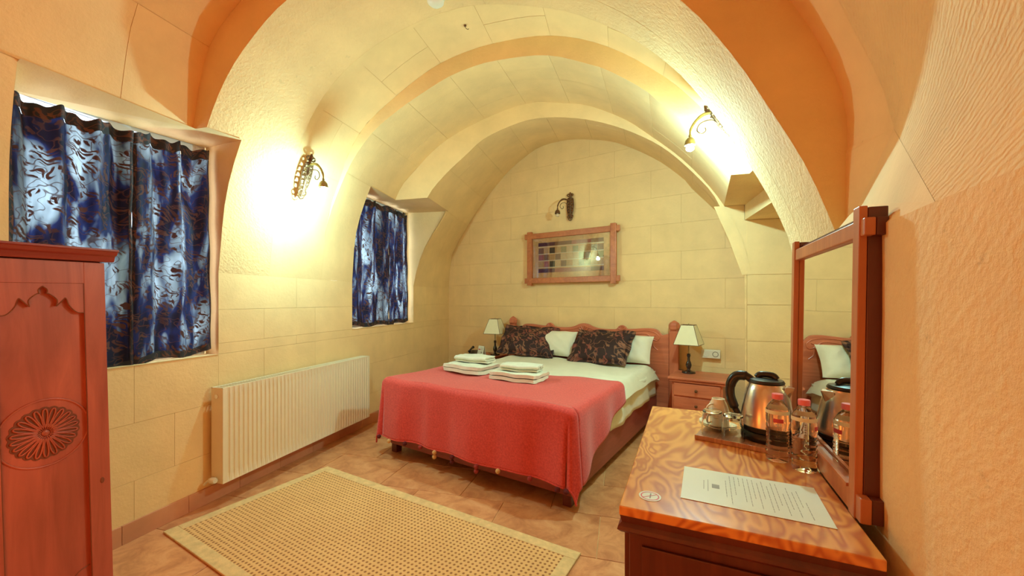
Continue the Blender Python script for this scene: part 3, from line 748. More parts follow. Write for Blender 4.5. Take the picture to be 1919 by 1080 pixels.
def pillow(name, X, Y, Z, w_, h_, t_, tilt, yaw, mat, label, cat, flange=0, seed=1, roll=0):
    root = thing(name, bw(X, Y, Z), RZ+yaw, label, cat)
    rnd = random.Random(seed); p = [rnd.uniform(0, 6) for _ in range(5)]
    g = G(); n = 26
    def prof(u, v):
        x = (u-.5)*2; y = (v-.5)*2
        q = max(0, 1-abs(x)**3.2)*max(0, 1-abs(y)**3.2); return q**.55
    R3 = Matrix.Rotation(tilt, 3, 'X') @ Matrix.Rotation(roll, 3, 'Y')
    uv = []
    for side in (1, -1):
        b = len(g.v)
        for j in range(n+1):
            for i in range(n+1):
                u, v = i/n, j/n; x = (u-.5)*w_; y = v*h_
                pin = 1-.05*(1-abs(2*v-1)**2); pin2 = 1-.04*(1-abs(2*u-1)**2)
                th_ = t_/2*prof(u, v)
                wr_ = .006*math.sin(u*9+p[0])*math.sin(v*8+p[1])+.004*math.sin(u*21+v*15+p[2])
                q = R3 @ Vector((x*pin, 0, 0)) if False else Vector((x*pin, (v-.5)*h_*pin2+h_/2, side*(th_)+wr_*(.3+prof(u, v))))
                g.v.append(tuple(R3 @ q)); uv.append((u*w_*2.4+seed, v*h_*2.4))
        for j in range(n):
            for i in range(n):
                a = b+j*(n+1)+i; g.f.append((a, a+1, a+n+2, a+n+1) if side > 0 else (a, a+n+1, a+n+2, a+1))
    g.uv = uv; g.build('pillow_case', mat, root, smooth=True)
    if flange:
        f = G(); uv = []; m_ = 40
        loop = []
        for k in range(m_*4):
            s_, t = divmod(k, m_); t /= m_
            loop.append({0: (t, 0), 1: (1, t), 2: (1-t, 1), 3: (0, 1-t)}[s_])
        for k, (u, v) in enumerate(loop):
            for e in (0, 1):
                x = (u-.5)*w_*(1+e*2*flange/w_); y = (v-.5)*h_*(1+e*2*flange/h_)+h_/2
                zf = e*.014*math.sin(k*.35+p[3])
                f.v.append(tuple(R3 @ Vector((x*(1 if e else .95), y if e else (y-h_/2)*.95+h_/2, zf)))); uv.append((u*w_*2.4+seed, v*h_*2.4+e*.05))
        L = len(loop)
        for k in range(L): k2 = (k+1) % L; f.f.append((2*k, 2*k2, 2*k2+1, 2*k+1))
        f.uv = uv; f.build('flange', mat, root, smooth=True, solid=.004)
    return root
R = math.radians
pillow('white_pillow', -.34, 1.93, .625, .58, .32, .17, R(62), 0, M['sheet'], 'white pillow behind the left dark leaf cushion, its right end showing', 'pillow', seed=4)
pillow('white_pillow', .51, 1.91, .625, .62, .32, .18, R(58), 0, M['sheet'], 'white pillow behind the right dark leaf cushion, nearest the right bed post', 'pillow', seed=5)
pillow('leaf_cushion', -.62, 1.80, .645, .66, .37, .13, R(50), R(7), M['cushion'], 'dark brown leaf-print cushion nearest the tent card, leaning on the headboard', 'cushion', flange=.028, seed=11, roll=R(3))
pillow('leaf_cushion', .30, 1.74, .64, .62, .38, .13, R(48), R(-5), M['cushion'], 'dark brown leaf-print cushion on the right half of the bed', 'cushion', flange=.028, seed=21, roll=R(-2))

# towels: folded layers
def towel(name, X, Y, Z, L, W, layers, lh, yaw, label, wrap, seed=0):
    root = thing(name, bw(X, Y, Z), RZ+yaw, label, 'towel', None)
    g = G(); rnd = random.Random(seed)
    # serpentine cross-section swept along the length
    pts = []; r = lh/2
    for i in range(layers):
        d = 1 if i % 2 == 0 else -1; z = r+i*lh
        for k in range(7): pts.append((d*(-W/2+W*k/6), z+.003*math.sin(k*2+seed)))
        if i < layers-1:
            for k in range(1, 5):
                a = -PI/2+PI*k/5; pts.append((d*(W/2+r*math.cos(a)*1.2), z+r+r*math.sin(a)))
    th_ = lh*.40
    def ribbon(side):
        out = []
        for i, (a, b) in enumerate(pts):
            a0, b0 = pts[max(0, i-1)]; a1, b1 = pts[min(len(pts)-1, i+1)]
            t = Vector((a1-a0, b1-b0)).normalized(); out.append((a-t.y*th_*side, b+t.x*th_*side))
        return out
    loop = ribbon(1)+ribbon(-1)[::-1]; n = len(loop); m_ = 14
    for j in range(m_+1):
        x = -L/2+L*j/m_; e = min(j, m_-j)/m_; sq = 1-.10*math.exp(-e*14)
        for a, b in loop: g.v.append((x+.006*math.sin(b*90+seed), a*sq+.004*math.sin(x*30+seed), b*(1-.04*math.exp(-e*10))+.003*math.sin(x*25+a*20)))
    for j in range(m_):
        for k in range(n): k2 = (k+1) % n; g.f.append((j*n+k, j*n+k2, (j+1)*n+k2, (j+1)*n+k))
    h_ = len(pts)
    for j, fl_ in ((0, 1), (m_, 0)):
        for i in range(h_-1):
            q = (j*n+i, j*n+i+1, j*n+n-2-i, j*n+n-1-i); g.f.append(q if fl_ else q[::-1])
    g.build('folded_terry', M['towel'], root, smooth=50)
    return root
towel('bath_towel', -.42, .55, .640, .44, .29, 2, .036, R(-6), 'folded white bath towel at the bottom of the left towel pile on the coral throw', 0, 1)
towel('hand_towel', -.43, .63, .714, .34, .16, 3, .019, R(4), 'folded white hand towel on top of the left towel pile', 0, 2)
towel('bath_towel', .14, .48, .640, .42, .25, 2, .033, R(0), 'folded white bath towel at the bottom of the right towel pile on the coral throw', 0, 3)
towel('hand_towel', .15, .52, .708, .32, .14, 3, .018, R(10), 'folded white hand towel on top of the right towel pile', 0, 4)

# ------------------------------------------------------------------ nightstands, lamps, phone, card
def nightstand(X, label):
    t = thing('nightstand', bw(X, 1.72), RZ, label, 'nightstand', None)
    G().box(-.215, .215, .02, .42, .06, .515).build('carcass', M['pineb'], t, bevel=.003)
    for z0, z1 in ((.39, .505), (.24, .375)):
        d = G().box(-.195, .195, .004, .03, z0, z1).build('drawer', M['pineh'], t, bevel=.003)
        G().lathe([(.006, 0), (.006, .012), (.014, .02), (.012, .03), (.002, .034)], 12, (0, .004, (z0+z1)/2), Matrix.Rotation(PI/2, 3, 'X')).build('knob', M['bronze'], d, smooth=40)
    g = G(); g.box(-.235, .235, -.005, .44, .515, .535); g.box(-.245, .245, -.02, .445, .540, .560); g.box(-.225, .225, 0, .43, .53, .545)
    g.build('top', M['pineh'], t, bevel=.004)
    for sx in (-1, 1):
        for yy in (.04, .40): G().box(sx*.195-.02, sx*.195+.02, yy-.02, yy+.02, 0, .065).build('leg', M['pine'], t, bevel=.003)
    return t
nightstand(1.28, 'stained wooden nightstand with two small drawers right of the bed')
nightstand(-1.33, 'stained wooden nightstand left of the bed, carrying the telephone')
def table_lamp(X, Y, label, yaw):
    t = thing('table_lamp', bw(X, Y, .560), RZ+yaw, label, 'lamp', None)
    G().lathe([(.062, 0), (.064, .008), (.060, .018), (.03, .024), (.018, .03)], 32).build('base', M['blackwood'], t, smooth=40)
    G().lathe([(.018, .03), (.014, .04), (.022, .055), (.028, .08), (.022, .105), (.013, .125), (.012, .155), (.019, .175), (.014, .182), (.020, .19), (.006, .195)], 24).build('turned_stem', M['blackwood'], t, smooth=50)
    G().lathe([(.006, .19), (.006, .30), (.003, .49)], 10).build('rod', M['brass'], t, smooth=40)
    b_, t_, z0, z1 = .115, .058, .285, .475
    cb = [(-b_, -b_, z0), (b_, -b_, z0), (b_, b_, z0), (-b_, b_, z0)]; ct = [(-t_, -t_, z1), (t_, -t_, z1), (t_, t_, z1), (-t_, t_, z1)]
    g = G(); g.v = cb+ct; g.f = [(i, (i+1) % 4, 4+(i+1) % 4, 4+i) for i in range(4)]
    sh_ = g.build('lamp_shade', M['shade'], t, solid=.003)
    e = G()
    for i in range(4):
        e.tube([cb[i], ct[i]], .0028, 6); e.tube([cb[i], cb[(i+1) % 4]], .0028, 6); e.tube([ct[i], ct[(i+1) % 4]], .0028, 6)
    e.tube([ct[0], ct[2]], .0015, 5); e.tube([ct[1], ct[3]], .0015, 5)
    e.build('shade_binding', M['trim'], sh_)
    G().tube(catmull([(0, .06, .006), (-.05, .10, .004), (-.11, .12, .004), (-.17, .16, .004)], 4), .003, 6).build('cord', M['black'], t)
    return t
table_lamp(1.17, 2.0, 'black table lamp with cream pyramid shade on the right nightstand', R(-4))
table_lamp(-1.18, 1.98, 'black table lamp with cream pyramid shade on the left nightstand behind the tent card', R(12))
ph = thing('telephone', bw(-1.42, 1.86, .560), RZ+R(20), 'black desk telephone on the left nightstand, half behind the tent card', 'telephone')
G().prism([(-.08, 0), (.08, 0), (.08, .055), (-.08, .02)], -.075, .075, 'YZ').build('phone_body', M['black'], ph, bevel=.006)
G().tube(catmull([(-.055, -.07, .05), (-.055, -.04, .062), (-.055, .04, .085), (-.055, .08, .088)], 4), [.02]+[.013]*11+[.02], 8).build('handset', M['black'], ph, smooth=True)
G().tube(catmull([(-.06, .09, .05), (-.08, .13, .02), (-.03, .16, .01)], 6), .004, 6).build('cord', M['black'], ph)
tc = thing('tent_card', bw(-1.25, 1.74, .560), RZ+R(-10), 'white standing notice card with a red-headed print on the left nightstand', 'card')
tilt = R(-14)
g = G(); g.quadbox((0, .017, .068), (.105, .0015, .140), Matrix.Rotation(tilt, 3, 'X')); g.build('front_leaf', M['paper'], tc)
g = G(); g.quadbox((0, .051, .068), (.105, .0015, .140), Matrix.Rotation(-tilt, 3, 'X')); g.build('back_leaf', M['paper'], tc)
def pr(x0, x1, z0, z1, mat, nm='print'):
    g = G(); Rm = Matrix.Rotation(tilt, 3, 'X')
    for x, z in ((x0, z0), (x1, z0), (x1, z1), (x0, z1)): g.v.append(tuple(Rm @ Vector((x, -.0015, z-.070))+Vector((0, .0168, .068))))
    g.f = [(0, 1, 2, 3)]; g.build(nm, mat, tc)
pr(-.044, -.006, .088, .100, M['red']); pr(.006, .030, .045, .068, M['ink'])
for q in range(4): pr(-.044, -.010+.003*(q % 2), .030+.012*q, .033+.012*q, M['ink'])
pr(-.01, .045, .112, .115, M['ink']); pr(.0, .04, .100, .102, M['ink']); pr(.0, .04, .094, .096, M['ink']); pr(.0, .045, .085, .087, M['ink'])
sk = thing('socket_panel', bw(1.345, 2.188, .74), RZ, 'white double wall socket behind the right table lamp', 'socket')
G().box(-.085, .085, -.012, .018, -.042, .042).build('plate', M['plastic'], sk, bevel=.004)
for X in (-.042, .042): G().lathe([(.028, 0), (.028, .003), (.022, .003), (.020, -.004)], 20, (X, -.0115, 0), Matrix.Rotation(PI/2, 3, 'X')).build('socket_well', M['ink'] if X > 0 else M['plastic'], sk, smooth=40)

# ------------------------------------------------------------------ picture
pic = thing('picture', bw(-.205, 2.20, 1.815), RZ, 'framed patchwork textile in cross-lapped oak frame above the bed', 'picture')
for zc, w_ in ((.285, .63), (-.285, .63)): G().box(-w_, w_, -.045, -.018, zc-.034, zc+.034).build('frame_rail', M['frame'], pic, bevel=.005)
for xc in (-.555, .555): G().box(xc-.034, xc+.034, -.052, -.012, -.345, .345).build('frame_stile', M['frame'], pic, bevel=.005)
G().box(-.53, .53, -.018, .0, -.26, .26).build('mat_board', M['matb'], pic)
pt = [plain('patch_%s' % n, c, .85, bmp=.3, vs=60) for n, c in (('brown', (.28,.13,.07)), ('tan', (.60,.36,.16)), ('black', (.04,.03,.03)), ('rose', (.45,.14,.12)), ('olive', (.35,.28,.12)), ('sand', (.68,.48,.25)), ('plum', (.13,.04,.07)), ('grey', (.36,.30,.22)))]
n_ = 11; px0, px1 = -.435, .435; cw = (px1-px0)/n_
order = [0,1,2,1,4,5,4,5,1,7,0, 3,0,1,0,5,5,1,4,7,5,4, 1,3,2,5,0,1,5,7,4,5,1]
for r_ in range(3):
    for c_ in range(n_):
        x0 = px0+c_*cw; z0 = .055-r_*.085
        G().box(x0+.003, x0+cw-.003, -.0205, -.018, z0, z0+.072).build('patch', pt[order[r_*11+c_]], pic)
for z0, z1 in ((.150, .195), (-.185, -.135)):
    for a, b_, m_ in ((px0, -.20, 6), (-.20, .03, 3 if z0 < 0 else 0), (.03, .28, 3), (.28, px1, 0)): G().box(a, b_-.002, -.0205, -.018, z0, z1).build('patch_strip', pt[m_], pic)
lc = G()
for z0 in (.137, .048, -.037, -.122): lc.box(px0, px1, -.021, -.018, z0, z0+.006)
lc.build('stitching', M['sheet'], pic)
def thin_glass():
    m, nt, b = new_mat('picture_glass'); g = N(nt, 'ShaderNodeBsdfGlossy', Roughness=.01); t = N(nt, 'ShaderNodeBsdfTransparent'); f = N(nt, 'ShaderNodeFresnel', IOR=1.6)
    g.inputs[0].default_value = (1,1,1,1); mx = N(nt, 'ShaderNodeMixShader')
    nt.links.new(f.outputs[0], mx.inputs[0]); nt.links.new(t.outputs[0], mx.inputs[1]); nt.links.new(g.outputs[0], mx.inputs[2]); nt.links.new(mx.outputs[0], nt.nodes['Material Output'].inputs[0]); return m
M['pglass'] = thin_glass()
G().box(-.522, .522, -.0255, -.0235, -.252, .252).build('glass', M['pglass'], pic)

# ------------------------------------------------------------------ wall sconces
def sconce(loc, rz, tilt_, label, lit, armyaw=0, metal='brass'):
    t = thing('wall_sconce', loc, rz, label, 'sconce', None)
    T = Matrix.Rotation(tilt_, 3, 'X')
    pl = G(); Pp = lambda x, y, z: T @ Vector((x, y, z))
    pl.tube([Pp(0, -.012, -.15), Pp(0, -.014, -.05), Pp(0, -.014, .05), Pp(0, -.012, .13)], [.008, .014, .014, .010], 8)
    for s in (-1, 1):
        pl.tube(catmull([Pp(s*.006, -.010, .12), Pp(s*.035, -.012, .10), Pp(s*.044, -.012, .04), Pp(s*.040, -.012, -.04), Pp(s*.022, -.012, -.10), Pp(s*.006, -.010, -.13)], 5), .006, 6)
        for q in range(7):
            z = .10-.033*q; w_ = .036-.0015*abs(q-2)**1.6
            pl.tube(catmull([Pp(0, -.012, z-.02), Pp(s*w_*.6, -.018, z+.004), Pp(s*w_*1.15, -.012, z), Pp(s*w_*.9, -.010, z-.014)], 3), [.007]*3+[.008]*3+[.006]*3+[.004], 6)
        pl.tube(catmull([Pp(0, -.012, .135), Pp(s*.028, -.014, .135), Pp(s*.040, -.014, .150), Pp(s*.024, -.014, .162), Pp(s*.010, -.012, .150)], 4), .0065, 6)
        pl.tube(catmull([Pp(0, -.012, -.135), Pp(s*.026, -.014, -.13), Pp(s*.036, -.014, -.115), Pp(s*.03, -.014, -.10)], 4), .0065, 6)
        pl.tube(catmull([Pp(s*.030, -.014, -.12), Pp(s*.022, -.014, -.15), Pp(0, -.012, -.165)], 4), .005, 6)
    pl.tube([Pp(0, -.012, .13), Pp(0, -.014, .16), Pp(0, -.012, .185)], [.010, .018, .003], 8)
    pl.sphere(tuple(Pp(0, -.014, .02)), .022, 10, 7)
    pl.build('back_plate', M['bronze'], t, smooth=50)
    ca, sa = math.cos(armyaw), math.sin(armyaw)
    A = lambda o_, z: (sa*o_, -ca*o_, z)
    G().tube(catmull([A(.012, .06), A(.06, .085), A(.12, .085), A(.17, .05), A(.200, .0), A(.205, -.035)], 5), [.008]*6+[.010]*8+[.008]*8+[.006]*4, 8).build('arm', M[metal], t, smooth=True)
    G().tube(catmull([A(.012, -.03), A(.05, .02), A(.09, .045), (A(.145, .03)), A(.165, -.01), A(.14, -.035), A(.115, -.02), A(.118, .0)], 5), .0035, 6).build('scroll', M['bronze'], t, smooth=True)
    c = A(.205, 0)
    G().lathe([(.006, -.035), (.010, -.042), (.007, -.050), (.016, -.056), (.027, -.070), (.032, -.090), (.033, -.102), (.030, -.102), (.028, -.08), (.012, -.062)], 20, (c[0], c[1], 0), close=False).build('lamp_cup', M[metal], t, smooth=50)
    G().lathe([(.012, -.095), (.014, -.105), (.025, -.120), (.024, -.128), (.014, -.136), (.002, -.138)], 16, (c[0], c[1], 0)).build('bulb', M['bulb'] if lit else M['bulboff'], t, smooth=True)
    return t
sconce((-2.325, 2.475, 2.215), PI/2, R(18), 'lit bronze scroll sconce on the left of the vault, between the two windows', True, R(-10))
sconce((.620, 2.690, 2.355), -PI/2, R(38), 'lit brass scroll sconce on the right of the vault, beside the rough front arch', True)
p = bw(-.205, 2.215, 2.42)
sconce((p.x, p.y, p.z), RZ, 0, 'unlit bronze scroll sconce on the back wall above the picture', False, R(-25), 'bronze')

# smoke detector on the crown
sd = thing('smoke_detector', (-1.075, 2.16, 3.118), 0, 'white round smoke detector on the crown of the vault', 'detector')
G().lathe([(.052, -.004), (.056, -.010), (.056, -.022), (.048, -.026)], 32).build('base', M['plastic'], sd, smooth=40)
G().lathe([(.044, -.026), (.046, -.032), (.046, -.040)], 32).build('vent_ring', M['black'], sd, smooth=40)
g = G()
for q in range(36):
    a = 2*PI*q/36; g.quadbox((.047*math.cos(a), .047*math.sin(a), -.032), (.005, .0035, .016), Matrix.Rotation(a, 3, 'Z'))
g.build('vent_fins', M['plastic'], sd)
G().lathe([(.050, -.040), (.049, -.050), (.036, -.062), (.012, -.066), (.001, -.066)], 32).build('cap', M['plastic'], sd, smooth=40)

hk = thing('ceiling_hook', (-1.069, 2.61, 3.232), 0, 'tiny brown hook with a short wire on the vault crown, beside the smoke detector', 'hook')
G().lathe([(.009, 0), (.009, -.006), (.004, -.009)], 12).build('hook_plate', M['bronze'], hk, smooth=40)
G().tube(catmull([(0, 0, -.006), (.004, 0, -.02), (.016, .01, -.026), (.020, .02, -.016)], 4), .002, 6).build('wire', M['bronze'], hk, smooth=True)

# ------------------------------------------------------------------ radiator
rad = thing('radiator', (-2.45, 2.64, .13), 0, 'long white panel radiator on the left wall under the sconce', 'radiator')
h_, L_ = .60, 1.49
g = G(); n_ = 44; prof = []
for k in range(n_):
    y0 = -L_/2+.02+(L_-.04)*k/n_; st = (L_-.04)/n_
    prof += [(y0, .050), (y0+st*.28, .050), (y0+st*.40, .042), (y0+st*.72, .042), (y0+st*.84, .050)]
prof = [(-L_/2, .050)]+prof+[(L_/2, .050)]
for z in (.055, h_-.055):
    for y_, x_ in prof: g.v.append((x_, y_, z))
m_ = len(prof)
for k in range(m_-1): g.f.append((k, k+1, m_+k+1, m_+k))
for z, zf in ((0, 0), (h_, 1)):
    b = len(g.v)
    for y_, x_ in prof: g.v.append((.050, y_, z))
    for k in range(m_-1):
        g.f.append((b+k, b+k+1, (m_ if zf else 0)+k+1, (m_ if zf else 0)+k))
g.build('front_panel', M['white'], rad, recalc=False)
g = G(); g.box(-.035, -.030, -L_/2+.01, L_/2-.01, .02, h_-.02); g.build('rear_panel', M['white'], rad)
for s in (-1, 1): G().box(-.045, .049, s*L_/2-(.003 if s > 0 else 0), s*L_/2+(.003 if s < 0 else 0), 0, h_).build('end_cover', M['white'], rad)
g = G(); g.box(-.045, -.038, -L_/2, L_/2, h_-.004, h_); g.box(.040, .049, -L_/2, L_/2, h_-.004, h_)
for k in range(74): g.box(-.045, .049, -L_/2+.012+k*.02, -L_/2+.018+k*.02, h_-.006, h_-.001)
g.build('top_grille', M['white'], rad)
Ry = Matrix.Rotation(PI/2, 3, 'X')
G().lathe([(.014, 0), (.014, .006), (.008, .008)], 14, (0, -L_/2, h_-.055), Ry).build('air_plug', M['chrome'], rad, smooth=40)
vv = G(); vv.lathe([(.010, 0), (.010, .02), (.015, .022), (.015, .038), (.010, .04)], 14, (-.01, -L_/2, .03), Ry); vv.lathe([(.010, 0), (.018, .006), (.018, .032), (.014, .038)], 14, (-.01, -L_/2-.03, .03), Matrix.Rotation(PI/2, 3, 'Y'))
vv.tube([(-.01, -L_/2-.03, .03), (-.04, -L_/2-.03, .02), (-.055, -L_/2-.04, .0)], .007, 8); vv.build('valve', M['plastic'], rad, smooth=50)
vv = G(); vv.lathe([(.010, 0), (.010, .02), (.016, .022), (.016, .045)], 14, (-.01, L_/2, .03), Matrix.Rotation(-PI/2, 3, 'X')); vv.tube([(-.01, L_/2+.03, .03), (-.04, L_/2+.035, .02), (-.055, L_/2+.035, .0)], .007, 8); vv.build('valve', M['chrome'], rad, smooth=50)
for yy in (-.5, .5): G().box(-.068, -.035, yy-.02, yy+.02, .1, h_-.08).build('wall_bracket', M['white'], rad)

# ------------------------------------------------------------------ rug
rg = thing('rug', (-1.31, 1.79, .0), R(-15), 'woven straw rug with plain border on the tiled floor before the bed', 'rug')
G().box(-.955, .955, -.43, .43, .001, .010).build('woven_field', M['rug'], rg)
for a, b, c, d in ((-1.02, 1.02, .43, .495), (-1.02, 1.02, -.495, -.43), (-1.02, -.955, -.43, .43), (.955, 1.02, -.43, .43)): G().box(a, b, c, d, .001, .012).build('border', M['rugedge'], rg, bevel=.003)

# ------------------------------------------------------------------ wardrobe (front faces the room, narrow view of its last door)
wd = thing('wardrobe', (-1.95, 1.095, 0), 0, 'stained pine wardrobe with carved rosette door and dark cornice, near the large window', 'wardrobe')
wd.rotation_euler = (R(1.3), 0, 0)
G().box(-.50, -.020, -1.25, 0, .06, 1.43).build('carcass', M['pine'], wd, bevel=.003)
co = G(); prf = [(-.51, 1.43), (.008, 1.43), (.012, 1.436), (.016, 1.450), (.028, 1.456), (.034, 1.468), (.040, 1.470), (.040, 1.478), (-.51, 1.478)]
co.prism([(a, b) for a, b in prf], -1.26, .026, 'XZ'); co.build('cornice', M['pinemould'], wd, bevel=.0015)
for x in (-.46, -.05):
    for y in (-1.2, -.05): G().box(x-.03, x+.03, y-.03, y+.03, -.03, .07).build('foot', M['pine'], wd)
def catmull_2(pp): return [(p.x, p.z) for p in catmull([(a, 0, b) for a, b in pp], 3)]
def wdoor(y0, y1):
    d = G().box(-.024, -.014, y0, y1, .08, 1.425).build('door', M['pine'], wd, bevel=.002)
    yc = (y0+y1)/2; hw = (y1-y0)/2-.062
    for a, b, c, e in ((y0, y0+.062, .08, 1.425), (y1-.062, y1, .08, 1.425), (y0+.062, y1-.062, 1.345, 1.425), (y0+.062, y1-.062, .08, .15)):
        G().box(-.016, .0, a, b, c, e).build('door_stile', M['pine'], d, bevel=.0012)
    # ogee head board over the sunk panel
    arc = catmull([(-hw, 0, 1.235), (-hw*.80, 0, 1.238), (-hw*.62, 0, 1.262), (-hw*.55, 0, 1.287), (-hw*.52, 0, 1.292)], 6)+[Vector((-hw*.30, 0, 1.262))]+catmull([(-hw*.30, 0, 1.262), (-hw*.32, 0, 1.285), (-hw*.16, 0, 1.305), (-hw*.08, 0, 1.308)], 6)+catmull([(-hw*.09, 0, 1.308), (-hw*.10, 0, 1.322), (0, 0, 1.334)], 4)
    arc = [(p.x, p.z) for p in arc]; full = arc+[(-a, b) for a, b in arc[::-1]]
    G().prism([(yc+a, b) for a, b in full]+[(yc+hw, 1.347), (yc-hw, 1.347)], -.016, -.002, 'YZ').build('head_panel', M['pine'], d, bevel=.0012)
    low = [(a, .345-b*.0+0) for a, b in ()]
    lowarc = [(-hw, .19), (-hw, .27), (-hw*.7, .262), (-hw*.5, .235), (-hw*.42, .215), (-hw*.2, .235), (0, .20), (hw*.2, .235), (hw*.42, .215), (hw*.5, .235), (hw*.7, .262), (hw, .27), (hw, .14), (-hw, .14)]
    gv = G(); gv.tube([(-.0018, yc+a, b) for a, b in full], .0017, 5)
    gv.tube([(-.0018, yc-hw+.001, .155), (-.0018, yc-hw+.001, 1.345), (-.0018, yc+hw-.001, 1.345), (-.0018, yc+hw-.001, .155)], .0016, 5)
    gv.tube([(-.0135, yc+a, b) for a, b in catmull_2([(-hw, .27), (-hw*.7, .262), (-hw*.5, .235), (-hw*.42, .215), (-hw*.2, .235), (0, .20), (hw*.2, .235), (hw*.42, .215), (hw*.5, .235), (hw*.7, .262), (hw, .27)])], .002, 5)
    gv.build('groove_shade', M['carve'], d)  # dark tubes stand in for the shade along the carved outlines
    # ring moulding
    r_ = G(); zc = .815; RR = .118
    r_.tube([(-.0135, yc+RR*math.cos(2*PI*k/48), zc+RR*math.sin(2*PI*k/48)) for k in range(49)], .0038, 6); r_.build('ring_moulding', M['pine'], d, smooth=True)
    rs = G(); R0 = .092; n = 22
    dsk = []
    for k in range(n*6):
        a = 2*PI*k/(n*6); rr = R0*(.955+.055*abs(math.sin(a*n/2))); dsk.append((yc+rr*math.cos(a), zc+rr*math.sin(a)))
    G().prism(dsk, -.0145, -.0125, 'YZ').build('rosette_ground', M['carve'], d)
    for k in range(n):
        a = 2*PI*(k+.5)/n; loop = []
        for q in range(13):
            t = 2*PI*q/12; rad_ = .052+.034*math.cos(t); wid = (.0095)*math.sin(t)*(rad_/.088)
            loop.append((-.0105, yc+rad_*math.cos(a)-wid*math.sin(a), zc+rad_*math.sin(a)+wid*math.cos(a)))
        rs.tube(loop, .0026, 5)
        rs.tube([(-.0105, yc+.012*math.cos(a), zc+.012*math.sin(a)), (-.0105, yc+.03*math.cos(a), zc+.03*math.sin(a))], .0018, 5)
    rs.lathe([(.012, 0), (.010, .003), (.002, .004)], 12, (-.012, yc, zc), Matrix.Rotation(PI/2, 3, 'Y'))
    rs.build('rosette', M['pine'], d, smooth=True)
    return d
for i in range(3): wdoor(-.345-.39*i+.0, .0-.39*i)
kn = G(); kn.sphere((.0006, -.026, .58), .008, 10, 6, (.15, .8, 1.5)); kn.build('wood_knot', M['carve'], wd, smooth=True)

# ------------------------------------------------------------------ dresser and its things
DZ = math.radians(-8.51); DO = Vector((-.006, .996, 0)); DU = Vector((math.cos(DZ), math.sin(DZ), 0)); DV = Vector((-math.sin(DZ), math.cos(DZ), 0))
def dw(x, y, z=.78): return DO+DU*x+DV*y+Vector((0,0,z))
dr = thing('dresser', DO, DZ, 'dark wooden dresser with glossy orange ash top against the right wall', 'dresser')
G().box(.02, .48, .03, .97, .05, .715).build('carcass', M['plydark'], dr, bevel=.003)
tp = G().box(.0, .503, 0, .993, .757, .78).build('top', M['ply'], dr, bevel=.003)
g = G().prism([(0, .700), (0, .757)], 0, 1, 'XZ') if False else G()
prof = [(.014, .712), (.004, .716), (-.004, .724), (-.002, .732), (.006, .740), (.002, .757)]
# moulding under the top on the near, left and far sides
ring = lambda o_: [(.503, o_), (o_, o_), (o_, .993-o_), (.503, .993-o_)]
for i, (o_, z) in enumerate(prof):
    for x_, y_ in ring(o_): g.v.append((x_, y_, z))
for i in range(len(prof)-1):
    for k in range(3): g.f.append((4*i+k, 4*i+k+1, 4*i+4+k+1, 4*i+4+k))
g.build('edge_moulding', M['plydark'], dr, recalc=False)
for y0, y1 in ((.05, .49), (.51, .95)):
    for z0, z1 in ((.08, .28), (.30, .49), (.51, .70)):
        d = G().box(.006, .022, y0, y1, z0, z1).build('drawer', M['plydark'], dr, bevel=.003)
        G().sphere((-.006, (y0+y1)/2, (z0+z1)/2), .013).build('knob', M['bronze'], d, smooth=True)
G().box(.05, .45, .022, .03, .10, .68).build('end_panel', M['plydark'], dr, bevel=.002)
for x in (.05, .45):
    for y in (.06, .94): G().box(x-.025, x+.025, y-.025, y+.025, 0, .055).build('foot', M['plydark'], dr)

# mirror
mr = thing('mirror', dw(.512, 0, .78), DZ, 'tall mirror in cross-lapped wooden frame standing at the back of the dresser', 'mirror')
mr.rotation_euler = (0, R(.8), DZ)
y0, y1 = .178, .775
for yy in (y0, y1):
    G().box(-.012, .004, yy-.018, yy+.018, .0, .715).build('frame_stile', M['mframe'], mr, bevel=.002)
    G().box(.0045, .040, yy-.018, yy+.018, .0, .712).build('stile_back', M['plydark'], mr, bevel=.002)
G().box(-.009, .012, y0-.040, y1+.032, .645, .685).build('top_rail', M['mframe'], mr, bevel=.003)
G().box(-.009, .012, y0-.045, y1+.032, .002, .058).build('bottom_rail', M['mframe'], mr, bevel=.003)
G().box(-.016, -.008, y0+.019, y1-.019, .058, .066).build('lower_bead', M['mframe'], mr)
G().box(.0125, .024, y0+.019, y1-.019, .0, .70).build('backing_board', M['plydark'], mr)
G().box(.004, .008, y0+.017, y1-.017, .057, .647).build('glass', M['mirror'], mr)
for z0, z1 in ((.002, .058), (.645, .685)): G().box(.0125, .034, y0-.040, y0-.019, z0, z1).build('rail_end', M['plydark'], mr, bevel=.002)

# paper, sticker
pp = thing('paper', dw(.29, .20, .7805), DZ, 'printed white information sheet lying on the dresser top', 'paper')
pp.rotation_euler = (0, 0, DZ+R(-2))
G().box(-.15, .165, -.105, .105, 0, .0012).build('sheet', M['paper'], pp, bevel=0)
pr_ = G(); rnd = random.Random(3)
def dash(x, ya, yb, w=.0014): pr_.box(x, x+w, ya, yb, .0012, .0015)
dash(-.098, -.028, .028); dash(-.088, -.036, .036); 
for k, (a, b) in enumerate([(-.052, .05), (-.085, .085), (-.03, .085), (.03, .085), (-.06, .085), (-.075, .085), (-.03, .085), (-.08, .07), (-.02, .085), (-.085, .06), (-.07, .085), (-.04, .085), (-.085, .03), (-.05, .07), (-.085, .05), (-.03, .06), (-.085, .0)]):
    y_ = b; x_ = -.045+.0108*k
    while y_ > a:
        l = rnd.uniform(.008, .022); dash(x_, max(a, y_-l), y_); y_ -= l+.003
pr_.build('printed_lines', M['ink'], pp)
G().box(-.078, -.060, -.012, .012, .0012, .0015).build('printed_emblem', M['ink'], pp)
st = thing('sticker', dw(.065, .078, .7803), DZ, 'round no-smoking sticker on the near left corner of the dresser top', 'sticker')
